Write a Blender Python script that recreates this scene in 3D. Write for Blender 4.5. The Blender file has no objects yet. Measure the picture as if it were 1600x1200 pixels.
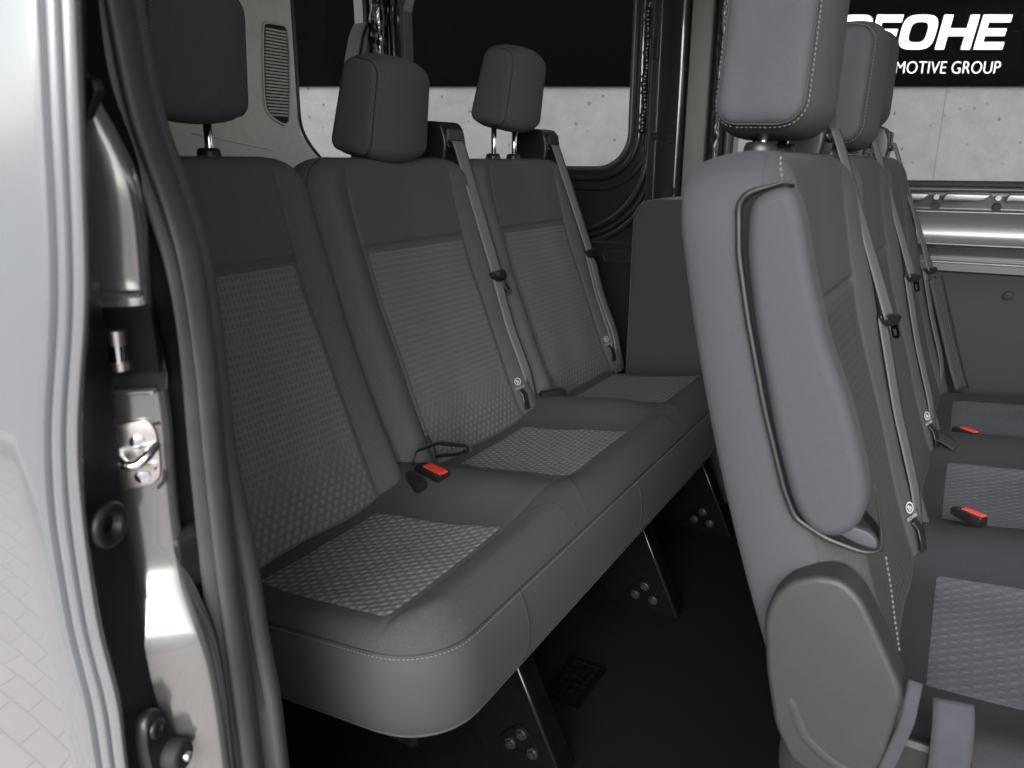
import bpy, math, random
import numpy as np
from mathutils import Matrix, Vector, noise
random.seed(7)
C = bpy.context.scene
COL = C.collection
R = math.radians

# ------------------------------------------------------------------ camera
cd = bpy.data.cameras.new('camera'); cam = bpy.data.objects.new('camera', cd); COL.objects.link(cam)
yaw, pitch = R(30.656), R(16.442)
right = Vector((math.cos(yaw), math.sin(yaw), 0)); hd = Vector((-math.sin(yaw), math.cos(yaw), 0)); up = Vector((0, 0, 1))
fwd = hd*math.cos(pitch) - up*math.sin(pitch); cup = up*math.cos(pitch) + hd*math.sin(pitch)
CAM = Vector((.7073, -.6719, .5024))
m = Matrix((right, cup, -fwd)).transposed().to_4x4(); m.translation = CAM
cam.matrix_world = m
cd.sensor_width = 36; cd.lens = 1171.24/1600*36; cd.clip_start = .01; cd.clip_end = 2000
cd.dof.use_dof = True; cd.dof.focus_distance = 1.25; cd.dof.aperture_fstop = 8
C.camera = cam
# ------------------------------------------------------------------ sky, sun, exposure
SUN_EL, SUN_ROT = 27, 165          # soft overcast sun, beyond the open door and ahead
w = bpy.data.worlds.new('World'); C.world = w; w.use_nodes = True
nt = w.node_tree; nt.nodes.clear()
sky = nt.nodes.new('ShaderNodeTexSky'); sky.sky_type = 'NISHITA'; sky.sun_disc = False
sky.sun_elevation = R(SUN_EL); sky.sun_rotation = R(SUN_ROT); sky.dust_density = 1.5; sky.air_density = 1.0; sky.ozone_density = .6
hs = nt.nodes.new('ShaderNodeHueSaturation'); hs.inputs['Saturation'].default_value = .24
bg = nt.nodes.new('ShaderNodeBackground'); bg.inputs['Strength'].default_value = .15
wo = nt.nodes.new('ShaderNodeOutputWorld')
nt.links.new(sky.outputs[0], hs.inputs['Color']); nt.links.new(hs.outputs[0], bg.inputs['Color']); nt.links.new(bg.outputs[0], wo.inputs[0])
sd = bpy.data.lights.new('sun', 'SUN'); sd.energy = 1.9; sd.angle = R(50); sd.color = (1, .985, .97)
so = bpy.data.objects.new('sun', sd); COL.objects.link(so)
az = R(SUN_ROT)
sdir = Vector((math.sin(az)*math.cos(R(SUN_EL)), math.cos(az)*math.cos(R(SUN_EL)), math.sin(R(SUN_EL))))
so.rotation_euler = (-sdir).to_track_quat('-Z', 'Y').to_euler()
C.view_settings.view_transform = 'Standard'; C.view_settings.look = 'None'
C.view_settings.exposure = 1.33; C.view_settings.gamma = 1
C.cycles.max_bounces = 10; C.cycles.diffuse_bounces = 6; C.cycles.glossy_bounces = 4
C.cycles.caustics_reflective = False; C.cycles.caustics_refractive = False

# ------------------------------------------------------------------ materials
def mat(name, col, rough=.6, metal=0., spec=.5, coat=0., coat_rough=.05, sheen=0., nscale=0., namt=0., bump=0., bscale=0., flake=0.):
    M = bpy.data.materials.new(name); M.use_nodes = True
    n = M.node_tree; p = n.nodes['Principled BSDF']
    c4 = (*col, 1)
    p.inputs['Base Color'].default_value = c4; p.inputs['Roughness'].default_value = rough; p.inputs['Metallic'].default_value = metal
    p.inputs['Specular IOR Level'].default_value = spec; p.inputs['Coat Weight'].default_value = coat; p.inputs['Coat Roughness'].default_value = coat_rough
    p.inputs['Sheen Weight'].default_value = sheen; p.inputs['Sheen Roughness'].default_value = .4
    tc = n.nodes.new('ShaderNodeTexCoord')
    if nscale:
        t = n.nodes.new('ShaderNodeTexNoise'); t.inputs['Scale'].default_value = nscale; t.inputs['Detail'].default_value = 6; t.inputs['Roughness'].default_value = .65
        n.links.new(tc.outputs['Object'], t.inputs['Vector'])
        mr = n.nodes.new('ShaderNodeMapRange'); mr.inputs['From Min'].default_value = .3; mr.inputs['From Max'].default_value = .7
        mr.inputs['To Min'].default_value = 1-namt; mr.inputs['To Max'].default_value = 1+namt
        n.links.new(t.outputs['Fac'], mr.inputs['Value'])
        mx = n.nodes.new('ShaderNodeVectorMath'); mx.operation = 'SCALE'; mx.inputs[0].default_value = col
        n.links.new(mr.outputs[0], mx.inputs['Scale']); n.links.new(mx.outputs[0], p.inputs['Base Color'])
        if metal < .1:
            mr2 = n.nodes.new('ShaderNodeMapRange'); mr2.inputs['To Min'].default_value = rough-.06; mr2.inputs['To Max'].default_value = min(1, rough+.06)
            n.links.new(t.outputs['Fac'], mr2.inputs['Value']); n.links.new(mr2.outputs[0], p.inputs['Roughness'])
    if bump:
        t2 = n.nodes.new('ShaderNodeTexNoise'); t2.inputs['Scale'].default_value = bscale; t2.inputs['Detail'].default_value = 3
        n.links.new(tc.outputs['Object'], t2.inputs['Vector'])
        b = n.nodes.new('ShaderNodeBump'); b.inputs['Strength'].default_value = bump; b.inputs['Distance'].default_value = .001
        n.links.new(t2.outputs['Fac'], b.inputs['Height']); n.links.new(b.outputs[0], p.inputs['Normal'])
    return M

def pattern_mat(name, dark, light, seat):
    """woven insert: staggered dashes, drawn from the metre UVs of the insert; 'seat' = dotted all over, else dots only low down and fine ticks above"""
    M = bpy.data.materials.new(name); M.use_nodes = True
    n = M.node_tree; p = n.nodes['Principled BSDF']; L = n.links.new
    def math_(op, a, b=None, c=None):
        q = n.nodes.new('ShaderNodeMath'); q.operation = op
        for i, v in enumerate((a, b, c)):
            if v is None: continue
            if isinstance(v, (int, float)): q.inputs[i].default_value = v
            else: L(v, q.inputs[i])
        return q.outputs[0]
    uv = n.nodes.new('ShaderNodeUVMap'); sp = n.nodes.new('ShaderNodeSeparateXYZ'); L(uv.outputs[0], sp.inputs[0])
    U, V = sp.outputs[0], sp.outputs[1]
    wob = n.nodes.new('ShaderNodeTexNoise'); wob.inputs['Scale'].default_value = 160; L(uv.outputs[0], wob.inputs['Vector'])
    wv = math_('MULTIPLY', math_('SUBTRACT', wob.outputs[0], .5), .0028)
    pu, pv = .0148, .0106
    row = math_('FLOOR', math_('DIVIDE', V, pv))
    off = math_('MULTIPLY', math_('MODULO', math_('ADD', row, 1000), 2), .5)
    fu = math_('SUBTRACT', math_('FRACT', math_('ADD', math_('DIVIDE', math_('ADD', U, wv), pu), off)), .5)
    fv = math_('SUBTRACT', math_('FRACT', math_('DIVIDE', V, pv)), .5)
    # slanted dash
    a = math_('ABSOLUTE', math_('ADD', fu, math_('MULTIPLY', fv, -.3)))
    b = math_('ABSOLUTE', fv)
    def step(x, lo, hi):
        q = n.nodes.new('ShaderNodeMapRange'); q.interpolation_type = 'SMOOTHSTEP'
        q.inputs['From Min'].default_value = lo; q.inputs['From Max'].default_value = hi
        q.inputs['To Min'].default_value = 1; q.inputs['To Max'].default_value = 0
        L(x, q.inputs['Value']); return q.outputs[0]
    dash = math_('MULTIPLY', step(a, .12, .40), step(b, .18, .48))
    # ticks: short dark bars in a mid grey weave with light links between
    fu2 = math_('SUBTRACT', math_('FRACT', math_('MULTIPLY', math_('ADD', fu, 1), 2)), .5)
    t1 = math_('MULTIPLY', step(math_('ABSOLUTE', fu2), .10, .26), step(b, .15, .38))
    rowline = step(math_('ABSOLUTE', math_('SUBTRACT', b, .5)), .03, .14)
    tick = math_('SUBTRACT', math_('ADD', .66, math_('MULTIPLY', rowline, .22)), math_('MULTIPLY', t1, .48))
    if seat == 1: f = dash
    elif seat == 2: f = math_('ADD', math_('MULTIPLY', dash, .5), math_('MULTIPLY', tick, .5))
    else:
        k = math_('MULTIPLY', step(V, .03, .14), .8)
        f = math_('ADD', math_('MULTIPLY', dash, k), math_('MULTIPLY', tick, math_('SUBTRACT', 1, k)))
    fine = n.nodes.new('ShaderNodeTexNoise'); fine.inputs['Scale'].default_value = 900; fine.inputs['Detail'].default_value = 4; L(uv.outputs[0], fine.inputs['Vector'])
    mid = n.nodes.new('ShaderNodeTexNoise'); mid.inputs['Scale'].default_value = 260; mid.inputs['Detail'].default_value = 3; L(uv.outputs[0], mid.inputs['Vector'])
    f2 = math_('ADD', math_('ADD', f, math_('MULTIPLY', math_('SUBTRACT', fine.outputs[0], .5), .6)), math_('MULTIPLY', math_('SUBTRACT', mid.outputs[0], .5), .55))
    mix = n.nodes.new('ShaderNodeMix'); mix.data_type = 'RGBA'; mix.inputs[6].default_value = (*dark, 1); mix.inputs[7].default_value = (*light, 1)
    L(f2, mix.inputs[0]); L(mix.outputs[2], p.inputs['Base Color'])
    p.inputs['Roughness'].default_value = .9; p.inputs['Sheen Weight'].default_value = .02; p.inputs['Specular IOR Level'].default_value = .12
    bp = n.nodes.new('ShaderNodeBump'); bp.inputs['Strength'].default_value = .6; bp.inputs['Distance'].default_value = .0012
    L(f2, bp.inputs['Height']); L(bp.outputs[0], p.inputs['Normal'])
    return M

def web_mat(name, col):
    M = bpy.data.materials.new(name); M.use_nodes = True
    n = M.node_tree; p = n.nodes['Principled BSDF']; L = n.links.new
    uv = n.nodes.new('ShaderNodeUVMap'); wv = n.nodes.new('ShaderNodeTexWave'); wv.bands_direction = 'X'; wv.inputs['Scale'].default_value = 60; L(uv.outputs[0], wv.inputs['Vector'])
    tw = n.nodes.new('ShaderNodeTexWave'); tw.bands_direction = 'DIAGONAL'; tw.inputs['Scale'].default_value = 220; L(uv.outputs[0], tw.inputs['Vector'])
    ad = n.nodes.new('ShaderNodeMath'); ad.operation = 'MULTIPLY_ADD'; ad.inputs[1].default_value = .35; L(tw.outputs['Fac'], ad.inputs[0]); L(wv.outputs['Fac'], ad.inputs[2])
    b = n.nodes.new('ShaderNodeBump'); b.inputs['Strength'].default_value = .5; b.inputs['Distance'].default_value = .0008; L(ad.outputs[0], b.inputs['Height']); L(b.outputs[0], p.inputs['Normal'])
    mix = n.nodes.new('ShaderNodeMix'); mix.data_type = 'RGBA'
    mix.inputs[6].default_value = (*[c*.7 for c in col], 1); mix.inputs[7].default_value = (*[c*1.25 for c in col], 1)
    L(wv.outputs['Fac'], mix.inputs[0]); L(mix.outputs[2], p.inputs['Base Color'])
    p.inputs['Roughness'].default_value = .62
    return M

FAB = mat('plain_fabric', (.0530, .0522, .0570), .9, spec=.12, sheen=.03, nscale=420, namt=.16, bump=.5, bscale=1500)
FAB_BACK = mat('lifted_back_fabric', (.086, .0838, .0915), .9, spec=.12, sheen=.03, nscale=420, namt=.16, bump=.5, bscale=1500)  # plain fabric lightened to lift the dim rear backrests
FAB_FB = mat('dimmed_back_fabric', (.050, .0495, .0525), .9, spec=.1, sheen=.02, nscale=420, namt=.14, bump=.5, bscale=1500)  # plain fabric darkened to offset strong light on the front backrests
FAB_FC = mat('dimmed_seat_fabric', (.029, .0285, .0325), .9, spec=.12, sheen=.02, nscale=420, namt=.14, bump=.5, bscale=1500)  # same fabric darker still, offsets strong light on the front cushion
FAB2 = mat('smooth_side_fabric', (.0450, .0457, .0525), .7, spec=.22, sheen=.03, nscale=520, namt=.09, bump=.35, bscale=1200)
FAB3 = mat('bench_side_fabric', (.0500, .0498, .0535), .7, spec=.22, sheen=.03, nscale=520, namt=.10, bump=.35, bscale=1200)
DARKGAP = mat('recess_shade_black', (.006, .006, .0065), .7, spec=.15)  # near black: shade of the recesses put into the colour
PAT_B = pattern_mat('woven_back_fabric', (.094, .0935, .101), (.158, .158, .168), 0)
PAT_FB = pattern_mat('dimmed_back_weave', (.024, .0245, .0265), (.044, .045, .0485), 0)  # back weave darkened to offset the stronger light on the front bench
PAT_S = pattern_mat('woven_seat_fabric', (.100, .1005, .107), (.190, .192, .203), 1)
PAT_F = pattern_mat('dimmed_seat_weave', (.062, .064, .073), (.098, .102, .114), 2)  # seat weave darkened for the brighter-lit front bench
STITCH = mat('stitch_thread', (.17, .17, .18), .7)
SEAM = mat('seam_cord', (.018, .018, .019), .7)
PLAS = mat('grained_plastic', (.0220, .0222, .0235), .55, nscale=60, namt=.06, bump=.25, bscale=900)
BLKPL = mat('black_plastic', (.012, .012, .013), .38, nscale=80, namt=.2, bump=.1, bscale=700)
CHROME = mat('chrome', (.85, .86, .88), .12, metal=1)
ZINC = mat('zinc_steel', (.72, .67, .62), .32, metal=1, nscale=40, namt=.12)
RED = mat('red_plastic', (.62, .05, .026), .4, nscale=200, namt=.06)
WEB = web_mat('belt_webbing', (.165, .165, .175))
WEBF = web_mat('dimmed_webbing', (.085, .085, .09))  # same webbing, darkened where direct sun reaches the front belts
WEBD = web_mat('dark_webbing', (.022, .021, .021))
RUBBER = mat('door_rubber', (.05, .05, .054), .42, nscale=30, namt=.15, bump=.15, bscale=500)
BLKPAINT = mat('black_metallic_paint', (.014, .0135, .014), .33, spec=.5, coat=1, coat_rough=.07, nscale=1400, namt=.5)
GREYSHEET = mat('grey_metallic_sheet', (.19, .19, .20), .36, metal=.5, coat=.6, coat_rough=.12, nscale=1600, namt=.35)
POSTPAINT = mat('toned_post_paint', (.30, .295, .29), .2, metal=.75, coat=1, coat_rough=.03, nscale=1500, namt=.12)  # body paint toned down where the post mirrors sunlit ground too brightly
LINING = mat('pillar_lining_plastic', (.085, .083, .086), .6, nscale=80, namt=.06)
LEGEDGE = mat('leg_edge_steel', (.05, .05, .052), .25, metal=.8)
PAINT = mat('grey_body_paint', (.35, .36, .375), .2, metal=.8, coat=1, coat_rough=.03, nscale=1500, namt=.12)
EDGEBLK = mat('door_edge_black', (.006, .006, .0075), .5, spec=.25, nscale=60, namt=.2)
BEIGE = mat('beige_trim', (.76, .74, .69), .65, nscale=50, namt=.06, bump=.15, bscale=900)
GREENGREY = mat('pillar_trim', (.115, .118, .108), .6, nscale=50, namt=.06)
CARPET = mat('floor_covering', (.0055, .0054, .0055), .95, spec=.06, nscale=350, namt=.6, bump=.8, bscale=700)
BOXCARP = mat('lined_box_cover', (.048, .0455, .0485), .9, spec=.2, sheen=.2, nscale=500, namt=.2, bump=.4, bscale=1200)
HARDB = mat('side_lining', (.020, .020, .0215), .7, spec=.3, nscale=120, namt=.08, bump=.2, bscale=900)
HEADL = mat('headliner', (.72, .72, .71), .9, nscale=80, namt=.05)
LEGM = mat('black_leg_steel', (.003, .003, .0034), .55, spec=.03, nscale=60, namt=.25)
WHITE = mat('white_sign_letters', (.86, .86, .86), .6)
SIGNBLK = mat('matt_black_board', (.0015, .0015, .0015), .9, spec=0)
LABELW = mat('label_print', (.42, .42, .46), .6)
GREYWEB = mat('grey_anchor_tab', (.038, .039, .047), .85, spec=.2, nscale=60, namt=.1)

def concrete():
    M = bpy.data.materials.new('cast_concrete'); M.use_nodes = True
    n = M.node_tree; p = n.nodes['Principled BSDF']; L = n.links.new
    tc = n.nodes.new('ShaderNodeTexCoord')
    def nz(s, d=6, r=.6, dist=0):
        t = n.nodes.new('ShaderNodeTexNoise'); t.inputs['Scale'].default_value = s; t.inputs['Detail'].default_value = d; t.inputs['Roughness'].default_value = r; t.inputs['Distortion'].default_value = dist
        L(tc.outputs['Object'], t.inputs['Vector']); return t.outputs[0]
    def mp(x, a, b, c, d):
        q = n.nodes.new('ShaderNodeMapRange'); q.inputs[1].default_value = a; q.inputs[2].default_value = b; q.inputs[3].default_value = c; q.inputs[4].default_value = d
        L(x, q.inputs[0]); return q.outputs[0]
    def mm(op, a, b):
        q = n.nodes.new('ShaderNodeMath'); q.operation = op; L(a, q.inputs[0]) if not isinstance(a, float) else None; L(b, q.inputs[1]); return q.outputs[0]
    big = mp(nz(.7, 5), .35, .65, .84, 1.13); fine = mp(nz(9, 8, .7), .3, .7, .85, 1.14)
    v = n.nodes.new('ShaderNodeTexVoronoi'); v.voronoi_dimensions = '2D'; v.inputs['Scale'].default_value = 12
    dt = n.nodes.new('ShaderNodeVectorMath'); dt.operation = 'DOT_PRODUCT'; dt.inputs[1].default_value = right; L(tc.outputs['Object'], dt.inputs[0])
    sx = n.nodes.new('ShaderNodeSeparateXYZ'); cx = n.nodes.new('ShaderNodeCombineXYZ'); L(tc.outputs['Object'], sx.inputs[0]); L(dt.outputs['Value'], cx.inputs[0]); L(sx.outputs[2], cx.inputs[1]); wn = n.nodes.new('ShaderNodeTexNoise'); wn.inputs['Scale'].default_value = 30; L(tc.outputs['Object'], wn.inputs['Vector'])
    wa = n.nodes.new('ShaderNodeVectorMath'); wa.operation = 'SCALE'; wa.inputs['Scale'].default_value = .022; L(wn.outputs['Color'], wa.inputs[0])
    wb = n.nodes.new('ShaderNodeVectorMath'); wb.operation = 'ADD'; L(cx.outputs[0], wb.inputs[0]); L(wa.outputs[0], wb.inputs[1]); L(wb.outputs[0], v.inputs['Vector'])
    sepc = n.nodes.new('ShaderNodeSeparateColor'); L(v.outputs['Color'], sepc.inputs[0])
    rad = mp(sepc.outputs[0], .4, 1., -.07, .085)          # only some cells carry a blow-hole, of differing size
    d = mm('SUBTRACT', v.outputs['Distance'], rad)
    pit = mp(d, -.02, .02, .38, 1.)
    tot = mm('MULTIPLY', mm('MULTIPLY', big, fine), pit)
    sc = n.nodes.new('ShaderNodeVectorMath'); sc.operation = 'SCALE'; sc.inputs[0].default_value = (.108, .108, .111); L(tot, sc.inputs['Scale'])
    L(sc.outputs[0], p.inputs['Base Color']); p.inputs['Roughness'].default_value = .85
    hgt = mm('ADD', mm('MULTIPLY', nz(3.2, 8, .6, .8), mp(nz(1, 2), 0, 1, .3, 1)), pit)
    b = n.nodes.new('ShaderNodeBump'); b.inputs['Strength'].default_value = .7; b.inputs['Distance'].default_value = .03
    L(hgt, b.inputs['Height']); L(b.outputs[0], p.inputs['Normal'])
    return M
CONC = concrete()

def paver():
    M = bpy.data.materials.new('paving_stones'); M.use_nodes = True
    n = M.node_tree; p = n.nodes['Principled BSDF']; L = n.links.new
    tc = n.nodes.new('ShaderNodeTexCoord'); br = n.nodes.new('ShaderNodeTexBrick'); br.inputs['Scale'].default_value = 1
    br.inputs['Brick Width'].default_value = .2; br.inputs['Row Height'].default_value = .1; br.inputs['Mortar Size'].default_value = .0035
    br.inputs['Color1'].default_value = (.47, .425, .41, 1); br.inputs['Color2'].default_value = (.42, .38, .365, 1); br.inputs['Mortar'].default_value = (.09, .085, .08, 1)
    L(tc.outputs['Object'], br.inputs['Vector']); L(br.outputs[0], p.inputs['Base Color']); p.inputs['Roughness'].default_value = .8
    return M
PAVE = paver()

def glass_mat():
    M = bpy.data.materials.new('window_glass'); M.use_nodes = True
    n = M.node_tree; n.nodes.clear(); L = n.links.new
    o = n.nodes.new('ShaderNodeOutputMaterial'); mx = n.nodes.new('ShaderNodeMixShader'); fr = n.nodes.new('ShaderNodeFresnel'); fr.inputs[0].default_value = 1.03
    t = n.nodes.new('ShaderNodeBsdfTransparent'); t.inputs[0].default_value = (.97, .98, .97, 1); g = n.nodes.new('ShaderNodeBsdfGlossy'); g.inputs['Roughness'].default_value = .02
    L(fr.outputs[0], mx.inputs[0]); L(t.outputs[0], mx.inputs[1]); L(g.outputs[0], mx.inputs[2]); L(mx.outputs[0], o.inputs[0])
    return M
GLASS = glass_mat()

# ------------------------------------------------------------------ mesh helpers
def tagit(o, label=None, cat=None, group=None, kind=None):
    if label: o['label'] = label
    if cat: o['category'] = cat
    if group: o['group'] = group
    if kind: o['kind'] = kind
    return o
def thing(name, loc, label, cat, group=None):
    o = bpy.data.objects.new(name, None); COL.objects.link(o); o.location = loc; o.empty_display_size = .1
    return tagit(o, label, cat, group)
def origin(o):
    v = Vector((0, 0, 0))
    while o: v += o.location; o = o.parent
    return v
class MB:
    def __init__(s): s.v = []; s.f = []; s.uv = []; s.mi = []
    def add(s, vs, fs, uvs=None, mi=0):
        k = len(s.v); s.v += [tuple(p) for p in vs]
        for f in fs:
            s.f.append(tuple(i+k for i in f)); s.mi.append(mi)
            s.uv += [(uvs[i] if uvs is not None else (0, 0)) for i in f]
        return s
    def box(s, lo, hi, ch=0.0):
        x0, y0, z0 = lo; x1, y1, z1 = hi
        if ch <= 0:
            s.add([(x, y, z) for z in (z0, z1) for y in (y0, y1) for x in (x0, x1)],
                  [(0, 2, 3, 1), (4, 5, 7, 6), (0, 1, 5, 4), (2, 6, 7, 3), (0, 4, 6, 2), (1, 3, 7, 5)]); return s
        V = []; idx = {}
        for cx in (0, 1):
            for cy in (0, 1):
                for cz in (0, 1):
                    b = [(x0, x1)[cx], (y0, y1)[cy], (z0, z1)[cz]]; sg = [1-2*cx, 1-2*cy, 1-2*cz]
                    for ax in range(3):
                        q = list(b)
                        for k in range(3):
                            if k != ax: q[k] += sg[k]*ch
                        idx[(cx, cy, cz, ax)] = len(V); V.append(q)
        F = []
        for ax in range(3):
            a, b = [k for k in range(3) if k != ax]
            for e in (0, 1):
                q = []
                for (i, j) in ((0, 0), (1, 0), (1, 1), (0, 1)):
                    c = [0, 0, 0]; c[ax] = e; c[a] = i; c[b] = j; q.append(idx[(*c, ax)])
                F.append(tuple(q if (e == 1) == (ax != 1) else q[::-1]))
        for ax in range(3):
            a, b = [k for k in range(3) if k != ax]
            for i in (0, 1):
                for j in (0, 1):
                    c0 = [0, 0, 0]; c1 = [0, 0, 0]; c1[ax] = 1
                    for c in (c0, c1): c[a] = i; c[b] = j
                    F.append((idx[(*c0, a)], idx[(*c1, a)], idx[(*c1, b)], idx[(*c0, b)]))
        for cx in (0, 1):
            for cy in (0, 1):
                for cz in (0, 1): F.append(tuple(idx[(cx, cy, cz, k)] for k in range(3)))
        s.add(V, F); return s
    def tube(s, pts, r, n=10, cap=True, closed=False, flat=None):
        pts = [Vector(p) for p in pts]; m = len(pts); V = []; F = []
        prev = None
        for i, p in enumerate(pts):
            a = pts[(i-1) % m] if (closed or i > 0) else p; b = pts[(i+1) % m] if (closed or i < m-1) else p
            t = (b-a).normalized()
            if prev is None:
                ref = Vector((0, 0, 1)) if abs(t.z) < .9 else Vector((1, 0, 0))
                nx = t.cross(ref).normalized()
            else:
                nx = (prev - t*prev.dot(t)).normalized()
            prev = nx; ny = t.cross(nx)
            rr = r[i] if isinstance(r, (list, tuple)) else r
            for k in range(n):
                an = 2*math.pi*k/n; V.append(p + (nx*math.cos(an) + ny*math.sin(an))*rr)
        for i in range(m if closed else m-1):
            for k in range(n):
                j = (i+1) % m
                F.append((i*n+k, i*n+(k+1) % n, j*n+(k+1) % n, j*n+k))
        if cap and not closed: F += [tuple(range(n))[::-1], tuple((m-1)*n+k for k in range(n))]
        s.add(V, F); return s
    def grid(s, rows, uvs=None, flip=False, mi=0, close=False):
        nr, nc = len(rows), len(rows[0]); V = [p for r_ in rows for p in r_]
        U = [q for r_ in uvs for q in r_] if uvs else None
        F = []
        for i in range(nr-1):
            for j in range(nc if close else nc-1):
                k = (j+1) % nc
                q = (i*nc+j, i*nc+k, (i+1)*nc+k, (i+1)*nc+j); F.append(q[::-1] if flip else q)
        s.add(V, F, U, mi); return s
    def prism(s, poly, axis, a, b, ch=0.0):
        """closed 2-D outline extruded along an axis from a to b; ch rounds the rim on the a side"""
        def P(q, h):
            return {'x': (h, q[0], q[1]), 'y': (q[0], h, q[1]), 'z': (q[0], q[1], h)}[axis]
        n = len(poly); sg = 1 if b > a else -1
        area = sum(poly[i][0]*poly[(i+1) % n][1]-poly[(i+1) % n][0]*poly[i][1] for i in range(n))
        so_ = 1 if area > 0 else -1
        def inset(d):
            out = []
            for i in range(n):
                p0, p1, p2 = (Vector(poly[(i+k) % n]) for k in (-1, 0, 1))
                t1 = (p1-p0).normalized(); t2 = (p2-p1).normalized()
                nn = (Vector((-t1.y, t1.x)) + Vector((-t2.y, t2.x)))
                nn = nn.normalized() if nn.length > 1e-6 else Vector((-t1.y, t1.x))
                out.append(tuple(p1 + nn*d*so_))
            return out
        rings = []
        if ch > 0:
            for k in range(5):
                an = math.pi/2*k/4
                q = inset(ch*(1-math.sin(an))); rings.append([P(p, a+sg*ch*(1-math.cos(an))) for p in q])
        else: rings.append([P(p, a) for p in poly])
        rings.append([P(p, b) for p in poly])
        V = [p for r_ in rings for p in r_]; F = []
        for i in range(len(rings)-1):
            for j in range(n): F.append((i*n+j, i*n+(j+1) % n, (i+1)*n+(j+1) % n, (i+1)*n+j))
        F.append(tuple(range(n))[::-1]); F.append(tuple((len(rings)-1)*n+j for j in range(n)))
        s.add(V, F); return s
    def build(s, name, mats, parent=None, smooth=True, angle=None, label=None, kind=None, fix=True):
        me = bpy.data.meshes.new(name); off = origin(parent)
        vv = np.array([tuple(p) for p in s.v], dtype=np.float64) - np.array(off)
        me.from_pydata([tuple(p) for p in vv], [], s.f)
        mats = mats if isinstance(mats, (list, tuple)) else [mats]
        for mm in mats: me.materials.append(mm)
        if len(mats) > 1: me.polygons.foreach_set('material_index', s.mi)
        ul = me.uv_layers.new(name='UVMap'); ul.data.foreach_set('uv', [c for q in s.uv for c in q])
        if fix:
            import bmesh
            b = bmesh.new(); b.from_mesh(me); bmesh.ops.remove_doubles(b, verts=b.verts, dist=1e-6); bmesh.ops.recalc_face_normals(b, faces=b.faces); b.to_mesh(me); b.free()
        me.polygons.foreach_set('use_smooth', [smooth]*len(me.polygons))
        if smooth and angle: me.set_sharp_from_angle(angle=R(angle))
        o = bpy.data.objects.new(name, me); COL.objects.link(o)
        if parent: o.parent = parent
        return tagit(o, label, kind=kind)
def dup(o, parent, delta=(0, 0, 0), deep=True):
    c = o.copy(); COL.objects.link(c); c.parent = parent; c.location = o.location + Vector(delta)
    if deep:
        for ch in list(o.children): dup(ch, c)
    return c
def smooth_path(pts, n=60, it=2):
    p = np.array(pts, float); d = np.r_[0, np.cumsum(np.linalg.norm(np.diff(p, axis=0), axis=1))]
    t = np.linspace(0, d[-1], n); q = np.stack([np.interp(t, d, p[:, k]) for k in range(p.shape[1])], 1)
    for _ in range(it):
        e = q.copy(); e[1:-1] = (q[:-2] + 2*q[1:-1] + q[2:])/4; q = e
    return [tuple(x) for x in q]
def closed_smooth(poly, n=72, it=2):
    p = np.array(list(poly)+[poly[0]], float); d = np.r_[0, np.cumsum(np.linalg.norm(np.diff(p, axis=0), axis=1))]
    t = np.linspace(0, d[-1], n, endpoint=False); q = np.stack([np.interp(t, d, p[:, k]) for k in range(2)], 1)
    for _ in range(it): q = (np.roll(q, 1, 0) + 2*q + np.roll(q, -1, 0))/4
    return [tuple(x) for x in q]
def stitches(mb, pts, pitch=.0050, ln=.0044, r=.0007):
    p = np.array([tuple(q) for q in pts], float); d = np.r_[0, np.cumsum(np.linalg.norm(np.diff(p, axis=0), axis=1))]
    k = int(d[-1]/pitch)
    for i in range(k):
        a = np.array([np.interp(i*pitch+.0005, d, p[:, c]) for c in range(3)]); b = np.array([np.interp(i*pitch+ln, d, p[:, c]) for c in range(3)])
        t = Vector(b-a)
        if t.length < 1e-5: continue
        t.normalize(); nx = t.cross(Vector((.31, .22, .92))).normalized(); ny = t.cross(nx); c = Vector((a+b)/2)
        mb.add([Vector(a), c+nx*r, c+ny*r, c-nx*r, c-ny*r, Vector(b)], [(0, 2, 1), (0, 3, 2), (0, 4, 3), (0, 1, 4), (5, 1, 2), (5, 2, 3), (5, 3, 4), (5, 4, 1)])
def sstep(x, a, b):
    t = min(1, max(0, (x-a)/(b-a))); return t*t*(3-2*t)

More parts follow.
